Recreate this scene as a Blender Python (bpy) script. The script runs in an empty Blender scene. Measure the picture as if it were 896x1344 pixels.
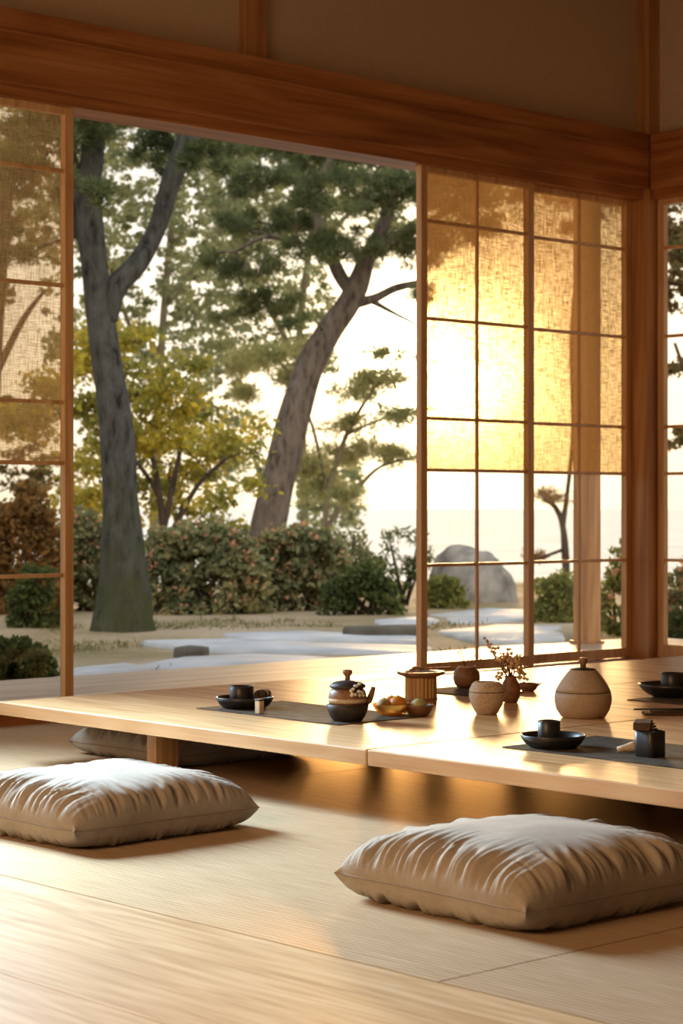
import bpy, math, random
import numpy as np
from mathutils import Vector, noise

random.seed(7)
rng = np.random.default_rng(11)
C = bpy.context.scene.collection
scene = bpy.context.scene

# ------------------------------------------------------------------ camera model
H, F, CX, CY = 0.85, 2638.0, 448.0, 668.0
TH = math.radians(47.7)
CT, ST = math.cos(TH), math.sin(TH)
def world(px, py, d):
    l = (px - CX) / F * d
    return Vector((d * CT + l * ST, d * ST - l * CT, H + (CY - py) / F * d))
def on_z(px, py, z):
    return world(px, py, (H - z) * F / (py - CY))
SUN = (world(590, 478, 1.0) - Vector((0, 0, H))).normalized()

# ------------------------------------------------------------------ mesh helpers
class MB:
    def __init__(self):
        self.v, self.f, self.smooth = [], [], []
    def add(self, vs, fs, smooth=False):
        o = len(self.v)
        self.v += [tuple(p) for p in vs]
        self.f += [tuple(i + o for i in f) for f in fs]
        self.smooth += [smooth] * len(fs)
        return self
    def box(self, x0, x1, y0, y1, z0, z1):
        if x0 > x1: x0, x1 = x1, x0
        if y0 > y1: y0, y1 = y1, y0
        vs = [(x0,y0,z0),(x1,y0,z0),(x1,y1,z0),(x0,y1,z0),(x0,y0,z1),(x1,y0,z1),(x1,y1,z1),(x0,y1,z1)]
        return self.add(vs, [(0,3,2,1),(4,5,6,7),(0,1,5,4),(1,2,6,5),(2,3,7,6),(3,0,4,7)])
    def obox(self, c, ax, hl, hw, hh, tilt=0.0):
        """box centred at c, long axis at angle ax in plan, optional tilt of the long axis"""
        c = Vector(c)
        u = Vector((math.cos(ax)*math.cos(tilt), math.sin(ax)*math.cos(tilt), math.sin(tilt)))
        w = Vector((-math.sin(ax), math.cos(ax), 0)); n = u.cross(w)
        vs = []
        for k in (-1, 1):
            for (a, b) in ((-1,-1),(1,-1),(1,1),(-1,1)):
                vs.append(c + u*hl*a + w*hw*b + n*hh*k)
        return self.add(vs, [(0,3,2,1),(4,5,6,7),(0,1,5,4),(1,2,6,5),(2,3,7,6),(3,0,4,7)])
    def quad(self, a, b, c, d):
        return self.add([a, b, c, d], [(0,1,2,3)])
    def lathe(self, c, prof, n=40, smooth=True, square=0.0):
        """profile (r, z) turned about the vertical through c"""
        vs, fs = [], []
        for r, z in prof:
            for k in range(n):
                a = 2*math.pi*k/n
                q = 1.0
                if square:
                    q = (abs(math.cos(a))**square + abs(math.sin(a))**square) ** (-1/square)
                vs.append((c[0] + r*q*math.cos(a), c[1] + r*q*math.sin(a), c[2] + z))
        for i in range(len(prof)-1):
            for k in range(n):
                k2 = (k+1) % n
                fs.append((i*n+k, i*n+k2, (i+1)*n+k2, (i+1)*n+k))
        if prof[0][0] > 1e-5: fs.append(tuple(range(n-1, -1, -1)))
        if prof[-1][0] > 1e-5: fs.append(tuple((len(prof)-1)*n + k for k in range(n)))
        return self.add(vs, fs, smooth)
    def tube(self, pts, radii, n=8, jitter=0.0, cap=True):
        pts = [Vector(p) for p in pts]
        vs, fs = [], []
        ref = Vector((0.31, 0.77, 0.2)).normalized()
        for i, p in enumerate(pts):
            t = (pts[min(i+1, len(pts)-1)] - pts[max(i-1, 0)])
            t = t.normalized() if t.length > 1e-9 else Vector((0,0,1))
            u = t.cross(ref)
            if u.length < 1e-3: u = t.cross(Vector((1,0,0)))
            u.normalize(); w = t.cross(u)
            for k in range(n):
                a = 2*math.pi*k/n
                r = radii[i] if hasattr(radii, '__len__') else radii
                if jitter:
                    r *= 1 + jitter*noise.noise(Vector((p.x*2.3 + 3*math.cos(a), p.y*2.3 + 3*math.sin(a), p.z*1.7)))
                vs.append(p + (u*math.cos(a) + w*math.sin(a))*r)
        for i in range(len(pts)-1):
            for k in range(n):
                k2 = (k+1) % n
                fs.append((i*n+k, i*n+k2, (i+1)*n+k2, (i+1)*n+k))
        if cap:
            fs.append(tuple(range(n-1, -1, -1))); fs.append(tuple((len(pts)-1)*n+k for k in range(n)))
        return self.add(vs, fs, True)
    def build(self, name, mat, parent=None, bevel=0.0, segs=2):
        off = Vector((0,0,0))
        p = parent
        while p is not None:
            off += p.location; p = p.parent
        me = bpy.data.meshes.new(name)
        me.from_pydata([(a-off.x, b-off.y, c-off.z) for a, b, c in self.v], [], self.f)
        me.polygons.foreach_set('use_smooth', self.smooth)
        me.materials.append(mat)
        me.update()
        o = bpy.data.objects.new(name, me); C.objects.link(o)
        if parent is not None: o.parent = parent
        if bevel:
            m = o.modifiers.new('bevel', 'BEVEL'); m.width = bevel; m.segments = segs; m.limit_method = 'ANGLE'
        return o

def np_mesh(name, V, Fq, mat, parent):
    """many quads from arrays: V (n,3), Fq (m,4)"""
    off = Vector((0,0,0)); p = parent
    while p is not None:
        off += p.location; p = p.parent
    me = bpy.data.meshes.new(name)
    V = V - np.array(off)
    me.vertices.add(len(V)); me.vertices.foreach_set('co', V.astype(np.float32).ravel())
    m, k = Fq.shape
    me.loops.add(m*k); me.loops.foreach_set('vertex_index', Fq.astype(np.int32).ravel())
    me.polygons.add(m)
    me.polygons.foreach_set('loop_start', np.arange(0, m*k, k, dtype=np.int32))
    me.polygons.foreach_set('loop_total', np.full(m, k, dtype=np.int32))
    me.materials.append(mat); me.update(calc_edges=True); me.validate()
    o = bpy.data.objects.new(name, me); C.objects.link(o); o.parent = parent
    return o

def tag(o, label=None, cat=None, group=None, kind=None):
    if label: o['label'] = label
    if cat: o['category'] = cat
    if group: o['group'] = group
    if kind: o['kind'] = kind
    return o
def thing(name, loc, label, cat, group=None):
    o = bpy.data.objects.new(name, None); C.objects.link(o)
    o.location = loc; o.empty_display_size = 0.1
    return tag(o, label, cat, group)
def struct(o, label=None, cat=None):
    return tag(o, label, cat, None, 'structure')

# ------------------------------------------------------------------ materials
def newmat(name):
    m = bpy.data.materials.new(name); m.use_nodes = True
    nt = m.node_tree; nt.nodes.clear()
    out = nt.nodes.new('ShaderNodeOutputMaterial')
    return m, nt, out
def N(nt, t, **kw):
    n = nt.nodes.new('ShaderNode' + t)
    for k, v in kw.items():
        if hasattr(n, k): setattr(n, k, v)
        else: n.inputs[k].default_value = v
    return n
def L(nt, a, b): nt.links.new(a, b)
def ramp(nt, fac, stops):
    r = nt.nodes.new('ShaderNodeValToRGB')
    e = r.color_ramp.elements
    while len(e) < len(stops): e.new(0.5)
    for i, (p, c) in enumerate(stops):
        e[i].position = p; e[i].color = (*c, 1)
    L(nt, fac, r.inputs[0]); return r
def coords(nt, scale, loc=(0,0,0), src='Object'):
    tc = nt.nodes.new('ShaderNodeTexCoord')
    mp = nt.nodes.new('ShaderNodeMapping')
    mp.inputs['Scale'].default_value = scale; mp.inputs['Location'].default_value = loc
    L(nt, tc.outputs[src], mp.inputs['Vector']); return mp.outputs[0]
class Satin:
    """diffuse base under a thin satin polish of fixed strength"""
    def __init__(self, nt, out, rough, amount, tint=(1,1,1)):
        d = nt.nodes.new('ShaderNodeBsdfDiffuse'); g = nt.nodes.new('ShaderNodeBsdfGlossy'); m = nt.nodes.new('ShaderNodeMixShader')
        g.inputs['Roughness'].default_value = rough; g.inputs['Color'].default_value = (*tint, 1); m.inputs[0].default_value = amount
        nt.links.new(d.outputs[0], m.inputs[1]); nt.links.new(g.outputs[0], m.inputs[2]); nt.links.new(m.outputs[0], out.inputs[0])
        self.d, self.g = d, g
        self.inputs = {'Base Color': d.inputs['Color'], 'Normal': d.inputs['Normal']}
def principled(nt, out, rough=0.5, spec=0.5):
    b = nt.nodes.new('ShaderNodeBsdfPrincipled')
    b.inputs['Roughness'].default_value = rough
    b.inputs['Specular IOR Level'].default_value = spec
    L(nt, b.outputs[0], out.inputs[0]); return b
def bump(nt, h, b, strength=0.2, dist=0.01):
    n = nt.nodes.new('ShaderNodeBump'); n.inputs['Strength'].default_value = strength; n.inputs['Distance'].default_value = dist
    L(nt, h, n.inputs['Height']); L(nt, n.outputs[0], b.inputs['Normal']); return n

def wood(name, dark, mid, light, axis=0, s=1.0, rough=0.4, spec=0.5, satin=0.0):
    m, nt, out = newmat(name)
    b = Satin(nt, out, rough, satin) if satin else principled(nt, out, rough, spec)
    sc = [9*s]*3; sc[axis] = 0.55*s
    n1 = N(nt, 'TexNoise'); n1.inputs['Scale'].default_value = 1.6; n1.inputs['Detail'].default_value = 5; n1.inputs['Distortion'].default_value = 1.2
    L(nt, coords(nt, sc), n1.inputs['Vector'])
    sc2 = [90*s]*3; sc2[axis] = 2.2*s
    n2 = N(nt, 'TexNoise'); n2.inputs['Scale'].default_value = 1.5; n2.inputs['Detail'].default_value = 3
    L(nt, coords(nt, sc2), n2.inputs['Vector'])
    sc3 = [2.2*s]*3; sc3[axis] = 0.25*s
    wv = N(nt, 'TexNoise'); wv.inputs['Scale'].default_value = 2; wv.inputs['Detail'].default_value = 1
    L(nt, coords(nt, sc3), wv.inputs['Vector'])
    rg = N(nt, 'Math', operation='MULTIPLY'); rg.inputs[1].default_value = 42; L(nt, wv.outputs['Fac'], rg.inputs[0])
    sn = N(nt, 'Math', operation='SINE'); L(nt, rg.outputs[0], sn.inputs[0])
    a1 = N(nt, 'Math', operation='MULTIPLY_ADD'); a1.inputs[1].default_value = 0.09; L(nt, sn.outputs[0], a1.inputs[0]); L(nt, n1.outputs['Fac'], a1.inputs[2])
    a2 = N(nt, 'Math', operation='MULTIPLY_ADD'); a2.inputs[1].default_value = 0.45; L(nt, n2.outputs['Fac'], a2.inputs[0]); L(nt, a1.outputs[0], a2.inputs[2])
    r = ramp(nt, a2.outputs[0], [(0.45, dark), (0.72, mid), (0.95, light)])
    L(nt, r.outputs[0], b.inputs['Base Color'])
    bump(nt, a2.outputs[0], b, 0.12, 0.004)
    return m

def plain(name, col, rough=0.5, spec=0.5, var=0.12, scale=30, bstr=0.1, metallic=0.0):
    m, nt, out = newmat(name)
    b = principled(nt, out, rough, spec); b.inputs['Metallic'].default_value = metallic
    n = N(nt, 'TexNoise'); n.inputs['Scale'].default_value = scale; n.inputs['Detail'].default_value = 5
    L(nt, coords(nt, (1,1,1)), n.inputs['Vector'])
    r = ramp(nt, n.outputs['Fac'], [(0.3, tuple(c*(1-var) for c in col)), (0.7, tuple(min(1,c*(1+var)) for c in col))])
    L(nt, r.outputs[0], b.inputs['Base Color'])
    if bstr: bump(nt, n.outputs['Fac'], b, bstr, 0.003)
    return m

def leafmat(name, stops, trans=0.5, tcol=None):
    m, nt, out = newmat(name)
    g = nt.nodes.new('ShaderNodeNewGeometry')
    n = N(nt, 'TexNoise'); n.inputs['Scale'].default_value = 1.1; n.inputs['Detail'].default_value = 2
    L(nt, coords(nt, (1,1,1)), n.inputs['Vector'])
    mx = N(nt, 'Math', operation='MULTIPLY_ADD'); mx.inputs[1].default_value = 0.45
    L(nt, g.outputs['Random Per Island'], mx.inputs[0])
    m2 = N(nt, 'Math', operation='MULTIPLY_ADD'); m2.inputs[1].default_value = 1.2; m2.inputs[2].default_value = -0.3
    L(nt, n.outputs['Fac'], m2.inputs[0]); L(nt, m2.outputs[0], mx.inputs[2])
    k = len(stops)
    r = ramp(nt, mx.outputs[0], [(0.15 + 0.75*i/max(1, k-1), c) for i, c in enumerate(stops)])
    d = nt.nodes.new('ShaderNodeBsdfDiffuse'); t = nt.nodes.new('ShaderNodeBsdfTranslucent')
    L(nt, r.outputs[0], d.inputs[0]); L(nt, r.outputs[0], t.inputs[0])
    ms = nt.nodes.new('ShaderNodeMixShader'); ms.inputs[0].default_value = trans
    L(nt, d.outputs[0], ms.inputs[1]); L(nt, t.outputs[0], ms.inputs[2]); L(nt, ms.outputs[0], out.inputs[0])
    return m

def bark(name, dark, light, moss=None, mz=0.6):
    m, nt, out = newmat(name)
    b = principled(nt, out, 0.9, 0.2)
    n = N(nt, 'TexNoise'); n.inputs['Scale'].default_value = 9; n.inputs['Detail'].default_value = 6; n.inputs['Roughness'].default_value = 0.75
    L(nt, coords(nt, (2.2,2.2,0.7)), n.inputs['Vector'])
    vo = N(nt, 'TexVoronoi'); vo.inputs['Scale'].default_value = 7
    L(nt, coords(nt, (1.8,1.8,0.7)), vo.inputs['Vector'])
    ad = N(nt, 'Math', operation='MULTIPLY_ADD'); ad.inputs[1].default_value = 0.35
    L(nt, vo.outputs['Distance'], ad.inputs[0]); L(nt, n.outputs['Fac'], ad.inputs[2])
    r = ramp(nt, ad.outputs[0], [(0.48, dark), (0.62, tuple((a*0.45+b*0.55) for a, b in zip(dark, light))), (0.85, light)])
    col = r.outputs[0]
    if moss:
        tc = nt.nodes.new('ShaderNodeTexCoord'); sp = nt.nodes.new('ShaderNodeSeparateXYZ'); L(nt, tc.outputs['Object'], sp.inputs[0])
        n2 = N(nt, 'TexNoise'); n2.inputs['Scale'].default_value = 5; n2.inputs['Detail'].default_value = 4
        L(nt, tc.outputs['Object'], n2.inputs['Vector'])
        z = N(nt, 'Math', operation='MULTIPLY_ADD'); z.inputs[1].default_value = -1.0/mz; z.inputs[2].default_value = 0.95; L(nt, sp.outputs[2], z.inputs[0])
        z2 = N(nt, 'Math', operation='ADD', use_clamp=True); L(nt, z.outputs[0], z2.inputs[0])
        n3 = N(nt, 'Math', operation='MULTIPLY_ADD'); n3.inputs[1].default_value = 2.0; n3.inputs[2].default_value = -1.1; L(nt, n2.outputs['Fac'], n3.inputs[0])
        L(nt, n3.outputs[0], z2.inputs[1])
        mx = N(nt, 'MixRGB'); L(nt, z2.outputs[0], mx.inputs[0]); L(nt, col, mx.inputs[1]); mx.inputs[2].default_value = (*moss, 1)
        col = mx.outputs[0]
    L(nt, col, b.inputs['Base Color'])
    bump(nt, ad.outputs[0], b, 0.9, 0.05)
    return m

M = {}
M['beam']   = wood('beam_wood', (0.24,0.080,0.022), (0.39,0.150,0.046), (0.52,0.225,0.078), 0, 0.8, 0.42, 0.4)
M['beam_y'] = wood('beam_wood_side', (0.24,0.080,0.022), (0.39,0.150,0.046), (0.52,0.225,0.078), 1, 0.8, 0.42, 0.4)
M['post']   = wood('post_wood', (0.29,0.12,0.04), (0.43,0.20,0.07), (0.55,0.29,0.115), 2, 0.8, 0.45, 0.4)
M['frame']  = wood('screen_frame_wood', (0.52,0.275,0.115), (0.67,0.39,0.175), (0.78,0.51,0.265), 2, 1.2, 0.4, 0.4)
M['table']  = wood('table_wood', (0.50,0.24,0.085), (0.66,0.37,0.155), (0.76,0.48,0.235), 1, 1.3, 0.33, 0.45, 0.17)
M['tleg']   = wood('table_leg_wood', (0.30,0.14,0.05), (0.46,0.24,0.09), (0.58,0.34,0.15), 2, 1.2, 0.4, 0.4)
M['floor']  = wood('floor_wood', (0.45,0.27,0.125), (0.58,0.375,0.19), (0.66,0.46,0.255), 1, 2.1, 0.45, 0.22, 0.06)
M['deck']   = wood('veranda_wood', (0.50,0.36,0.22), (0.66,0.51,0.34), (0.76,0.62,0.45), 0, 0.7, 0.5, 0.4)
M['knob']   = wood('knob_wood', (0.16,0.07,0.03), (0.28,0.13,0.055), (0.38,0.2,0.09), 2, 3, 0.4, 0.4)
M['plaster'] = plain('plaster', (0.56,0.42,0.28), 0.95, 0.1, 0.05, 60, 0.15)
M['ceil']    = plain('ceiling_board', (0.36,0.22,0.11), 0.8, 0.2, 0.1, 8, 0.1)
M['black']   = plain('black_glaze', (0.022,0.021,0.020), 0.38, 0.5, 0.3, 60, 0.12)
M['dark']    = plain('dark_stoneware', (0.042,0.032,0.026), 0.5, 0.4, 0.3, 70, 0.2)
M['brown']   = plain('brown_stoneware', (0.24,0.115,0.055), 0.45, 0.45, 0.35, 40, 0.2)
M['clay']    = plain('speckled_clay', (0.62,0.48,0.34), 0.75, 0.3, 0.22, 160, 0.2)
M['urn']     = plain('taupe_stoneware', (0.52,0.395,0.28), 0.62, 0.35, 0.08, 90, 0.1)
M['cloth']   = plain('folded_cloth', (0.11,0.075,0.05), 0.9, 0.1, 0.3, 120, 0.3)
M['pale']    = plain('pale_wood', (0.72,0.58,0.42), 0.6, 0.3, 0.12, 60, 0.1)
M['twig']    = plain('dry_twig', (0.17,0.09,0.045), 0.8, 0.2, 0.25, 60, 0.2)
M['bud']     = plain('dry_bud', (0.75,0.55,0.32), 0.8, 0.2, 0.25, 80, 0.0)
M['white']   = plain('white_petal', (0.82,0.78,0.70), 0.8, 0.2, 0.05, 80, 0.0)
M['orange']  = plain('orange_peel', (0.85,0.33,0.04), 0.45, 0.5, 0.1, 220, 0.25)
M['cream']   = plain('cream_fruit', (0.80,0.62,0.34), 0.5, 0.4, 0.1, 90, 0.1)
M['lime']    = plain('pale_green_fruit', (0.50,0.50,0.22), 0.5, 0.4, 0.15, 90, 0.1)
M['rock']    = plain('boulder_stone', (0.27,0.245,0.22), 0.9, 0.2, 0.5, 5.0, 1.0)
M['slab']    = plain('slab_stone', (0.47,0.47,0.46), 0.7, 0.4, 0.22, 2.6, 0.4)
M['darkrock']= plain('dark_stone', (0.13,0.115,0.09), 0.9, 0.2, 0.3, 5.0, 0.6)
M['seam']    = plain('cushion_piping', (0.33,0.265,0.20), 0.95, 0.1, 0.1, 200, 0.2)

def amber_glass():
    m, nt, out = newmat('amber_glass')
    t = N(nt, 'BsdfTransparent'); t.inputs[0].default_value = (1.0, 0.84, 0.55, 1)
    l = N(nt, 'BsdfTranslucent'); l.inputs[0].default_value = (0.95, 0.52, 0.14, 1)
    g = N(nt, 'BsdfGlossy'); g.inputs['Roughness'].default_value = 0.1
    m1 = N(nt, 'MixShader'); m1.inputs[0].default_value = 0.45; L(nt, t.outputs[0], m1.inputs[1]); L(nt, l.outputs[0], m1.inputs[2])
    mx = N(nt, 'MixShader'); mx.inputs[0].default_value = 0.07; L(nt, m1.outputs[0], mx.inputs[1]); L(nt, g.outputs[0], mx.inputs[2])
    L(nt, mx.outputs[0], out.inputs[0]); return m
M['amber'] = amber_glass()
def glass():
    m, nt, out = newmat('clear_glass')
    t = N(nt, 'BsdfTransparent'); t.inputs[0].default_value = (0.97, 0.95, 0.91, 1)
    g = N(nt, 'BsdfGlossy'); g.inputs['Roughness'].default_value = 0.03
    fr = N(nt, 'Fresnel'); fr.inputs[0].default_value = 1.45
    ml = N(nt, 'Math', operation='MULTIPLY'); ml.inputs[1].default_value = 0.7; L(nt, fr.outputs[0], ml.inputs[0])
    mx = N(nt, 'MixShader'); L(nt, ml.outputs[0], mx.inputs[0]); L(nt, t.outputs[0], mx.inputs[1]); L(nt, g.outputs[0], mx.inputs[2])
    L(nt, mx.outputs[0], out.inputs[0]); return m
M['glass'] = glass()

def sheer(name, horiz, lo, hi, tint, tcol, dcol):
    """woven sheer cloth; opacity rises with height, threads along both directions. horiz: 0 = pane along x, 1 = along y"""
    m, nt, out = newmat(name)
    sv = [420, 420, 420]; sv[2] = 16
    n1 = N(nt, 'TexNoise'); n1.inputs['Scale'].default_value = 1; n1.inputs['Detail'].default_value = 2
    L(nt, coords(nt, sv), n1.inputs['Vector'])
    sh = [16, 16, 420]
    n2 = N(nt, 'TexNoise'); n2.inputs['Scale'].default_value = 1; n2.inputs['Detail'].default_value = 2
    L(nt, coords(nt, sh), n2.inputs['Vector'])
    n3 = N(nt, 'TexNoise'); n3.inputs['Scale'].default_value = 2.2; n3.inputs['Detail'].default_value = 2
    L(nt, coords(nt, (1,1,1)), n3.inputs['Vector'])
    a = N(nt, 'Math', operation='ADD'); L(nt, n1.outputs['Fac'], a.inputs[0]); L(nt, n2.outputs['Fac'], a.inputs[1])
    th = N(nt, 'MapRange'); th.inputs['From Min'].default_value = 0.8; th.inputs['From Max'].default_value = 1.2
    th.inputs['To Min'].default_value = -0.30; th.inputs['To Max'].default_value = 0.30
    L(nt, a.outputs[0], th.inputs['Value'])
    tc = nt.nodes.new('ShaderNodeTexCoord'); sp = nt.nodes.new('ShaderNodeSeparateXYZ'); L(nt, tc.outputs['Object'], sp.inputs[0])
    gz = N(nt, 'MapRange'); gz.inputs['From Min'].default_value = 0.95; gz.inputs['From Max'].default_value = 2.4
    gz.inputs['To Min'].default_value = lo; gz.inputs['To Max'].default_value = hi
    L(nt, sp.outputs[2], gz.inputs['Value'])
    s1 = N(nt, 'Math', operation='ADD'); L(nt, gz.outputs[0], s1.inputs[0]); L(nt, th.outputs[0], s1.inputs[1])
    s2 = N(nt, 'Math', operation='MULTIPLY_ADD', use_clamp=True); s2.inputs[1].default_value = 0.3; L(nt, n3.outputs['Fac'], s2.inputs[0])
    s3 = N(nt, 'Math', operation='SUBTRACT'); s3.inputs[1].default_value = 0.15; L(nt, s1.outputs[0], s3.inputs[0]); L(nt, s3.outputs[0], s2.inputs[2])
    t = N(nt, 'BsdfTransparent'); t.inputs[0].default_value = (*tint, 1)
    tl = N(nt, 'BsdfTranslucent'); tl.inputs[0].default_value = (*tcol, 1)
    df = N(nt, 'BsdfDiffuse'); df.inputs[0].default_value = (*dcol, 1)
    m1 = N(nt, 'MixShader'); m1.inputs[0].default_value = 0.35; L(nt, tl.outputs[0], m1.inputs[1]); L(nt, df.outputs[0], m1.inputs[2])
    m2 = N(nt, 'MixShader'); L(nt, s2.outputs[0], m2.inputs[0]); L(nt, t.outputs[0], m2.inputs[1]); L(nt, m1.outputs[0], m2.inputs[2])
    L(nt, m2.outputs[0], out.inputs[0]); return m
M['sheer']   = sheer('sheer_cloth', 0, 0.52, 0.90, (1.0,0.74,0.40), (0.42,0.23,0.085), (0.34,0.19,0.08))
M['sheer_l'] = sheer('sheer_cloth_cool', 0, 0.50, 0.52, (1.0,0.84,0.60), (0.46,0.29,0.14), (0.34,0.24,0.14))

def linen():
    m, nt, out = newmat('cushion_linen')
    b = principled(nt, out, 0.95, 0.15)
    b.inputs['Sheen Weight'].default_value = 0.1
    n = N(nt, 'TexNoise'); n.inputs['Scale'].default_value = 7; n.inputs['Detail'].default_value = 4
    L(nt, coords(nt, (1,1,1)), n.inputs['Vector'])
    w1 = N(nt, 'TexNoise'); w1.inputs['Scale'].default_value = 1; w1.inputs['Detail'].default_value = 1; L(nt, coords(nt, (420,30,60)), w1.inputs['Vector'])
    w2 = N(nt, 'TexNoise'); w2.inputs['Scale'].default_value = 1; w2.inputs['Detail'].default_value = 1; L(nt, coords(nt, (30,420,60)), w2.inputs['Vector'])
    ad = N(nt, 'Math', operation='ADD'); L(nt, w1.outputs['Fac'], ad.inputs[0]); L(nt, w2.outputs['Fac'], ad.inputs[1])
    mu = N(nt, 'Math', operation='MULTIPLY_ADD'); mu.inputs[1].default_value = 0.35; L(nt, ad.outputs[0], mu.inputs[0]); L(nt, n.outputs['Fac'], mu.inputs[2])
    r = ramp(nt, mu.outputs[0], [(0.55, (0.31,0.25,0.185)), (1.1, (0.42,0.345,0.26))])
    L(nt, r.outputs[0], b.inputs['Base Color'])
    bump(nt, ad.outputs[0], b, 0.25, 0.002)
    return m
M['linen'] = linen()

def tatami():
    m, nt, out = newmat('tatami_weave')
    b = Satin(nt, out, 0.42, 0.19, (1.0, 0.74, 0.45))
    tc = nt.nodes.new('ShaderNodeTexCoord')
    n0 = N(nt, 'TexNoise'); n0.inputs['Scale'].default_value = 1.6; n0.inputs['Detail'].default_value = 2; L(nt, tc.outputs['Object'], n0.inputs['Vector'])
    sp = nt.nodes.new('ShaderNodeSeparateXYZ'); L(nt, tc.outputs['Object'], sp.inputs[0])
    x = N(nt, 'Math', operation='MULTIPLY_ADD'); x.inputs[1].default_value = 0.02; L(nt, n0.outputs['Fac'], x.inputs[0]); L(nt, sp.outputs[0], x.inputs[2])
    xs = N(nt, 'Math', operation='MULTIPLY'); xs.inputs[1].default_value = 2*math.pi/0.016; L(nt, x.outputs[0], xs.inputs[0])
    ys = N(nt, 'Math', operation='MULTIPLY'); ys.inputs[1].default_value = 2*math.pi/0.03; L(nt, sp.outputs[1], ys.inputs[0])
    sy = N(nt, 'Math', operation='SINE'); L(nt, ys.outputs[0], sy.inputs[0])
    xy = N(nt, 'Math', operation='MULTIPLY_ADD'); xy.inputs[1].default_value = 0.22; L(nt, sy.outputs[0], xy.inputs[0]); L(nt, xs.outputs[0], xy.inputs[2])
    s = N(nt, 'Math', operation='SINE'); L(nt, xy.outputs[0], s.inputs[0])
    f = N(nt, 'TexNoise'); f.inputs['Scale'].default_value = 1; f.inputs['Detail'].default_value = 3; L(nt, coords(nt, (160, 6, 1)), f.inputs['Vector'])
    ad = N(nt, 'Math', operation='MULTIPLY_ADD'); ad.inputs[1].default_value = 0.18; L(nt, s.outputs[0], ad.inputs[0]); L(nt, f.outputs['Fac'], ad.inputs[2])
    r = ramp(nt, ad.outputs[0], [(0.25, (0.37,0.25,0.145)), (0.55, (0.50,0.36,0.225)), (0.8, (0.60,0.46,0.31))])
    L(nt, r.outputs[0], b.inputs['Base Color'])
    bump(nt, s.outputs[0], b, 0.16, 0.003)
    return m
M['tatami'] = tatami()

def woven(name, a, c):
    m, nt, out = newmat(name)
    b = principled(nt, out, 0.9, 0.08)
    n = N(nt, 'TexNoise'); n.inputs['Scale'].default_value = 1; n.inputs['Detail'].default_value = 2; L(nt, coords(nt, (300, 12, 1)), n.inputs['Vector'])
    n2 = N(nt, 'TexNoise'); n2.inputs['Scale'].default_value = 1; n2.inputs['Detail'].default_value = 1; L(nt, coords(nt, (20, 200, 1)), n2.inputs['Vector'])
    ad = N(nt, 'Math', operation='MULTIPLY_ADD'); ad.inputs[1].default_value = 0.4; L(nt, n2.outputs['Fac'], ad.inputs[0]); L(nt, n.outputs['Fac'], ad.inputs[2])
    r = ramp(nt, ad.outputs[0], [(0.5, a), (0.9, c)])
    L(nt, r.outputs[0], b.inputs['Base Color']); bump(nt, ad.outputs[0], b, 0.5, 0.003); return m
M['mat'] = woven('woven_placemat', (0.045,0.036,0.028), (0.17,0.135,0.10))
M['bamboo'] = woven('bamboo_strips', (0.36,0.20,0.08), (0.70,0.46,0.22))

def ground():
    m, nt, out = newmat('garden_ground')
    b = principled(nt, out, 0.95, 0.15)
    n = N(nt, 'TexNoise'); n.inputs['Scale'].default_value = 0.55; n.inputs['Detail'].default_value = 6; L(nt, coords(nt, (1,1,1)), n.inputs['Vector'])
    n2 = N(nt, 'TexNoise'); n2.inputs['Scale'].default_value = 14; n2.inputs['Detail'].default_value = 5; L(nt, coords(nt, (1,1,1)), n2.inputs['Vector'])
    ad = N(nt, 'Math', operation='MULTIPLY_ADD'); ad.inputs[1].default_value = 0.25; L(nt, n2.outputs['Fac'], ad.inputs[0]); L(nt, n.outputs['Fac'], ad.inputs[2])
    r = ramp(nt, ad.outputs[0], [(0.42, (0.17,0.14,0.06)), (0.54, (0.25,0.19,0.095)), (0.68, (0.36,0.27,0.17)), (0.9, (0.47,0.37,0.26))])
    L(nt, r.outputs[0], b.inputs['Base Color']); bump(nt, n2.outputs['Fac'], b, 0.6, 0.03); return m
M['ground'] = ground()

def sea():
    m, nt, out = newmat('sea_water')
    b = Satin(nt, out, 0.5, 0.015)
    tc = nt.nodes.new('ShaderNodeTexCoord'); mp = nt.nodes.new('ShaderNodeMapping')
    mp.vector_type = 'TEXTURE'; mp.inputs['Rotation'].default_value = (0, 0, TH - math.pi/2); mp.inputs['Scale'].default_value = (9.0, 5.0, 1)
    L(nt, tc.outputs['Object'], mp.inputs[0])
    n = N(nt, 'TexNoise'); n.inputs['Scale'].default_value = 1.6; n.inputs['Detail'].default_value = 8; n.inputs['Roughness'].default_value = 0.75
    L(nt, mp.outputs[0], n.inputs['Vector'])
    r = ramp(nt, n.outputs['Fac'], [(0.36, (0.62,0.57,0.49)), (0.5, (0.84,0.76,0.62)), (0.62, (0.98,0.89,0.72))])  # cream and gold streaks: sun and sky glitter painted into the water colour
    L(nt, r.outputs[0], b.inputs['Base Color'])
    bump(nt, n.outputs['Fac'], b, 0.3, 0.6); return m
M['sea'] = sea()

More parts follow.
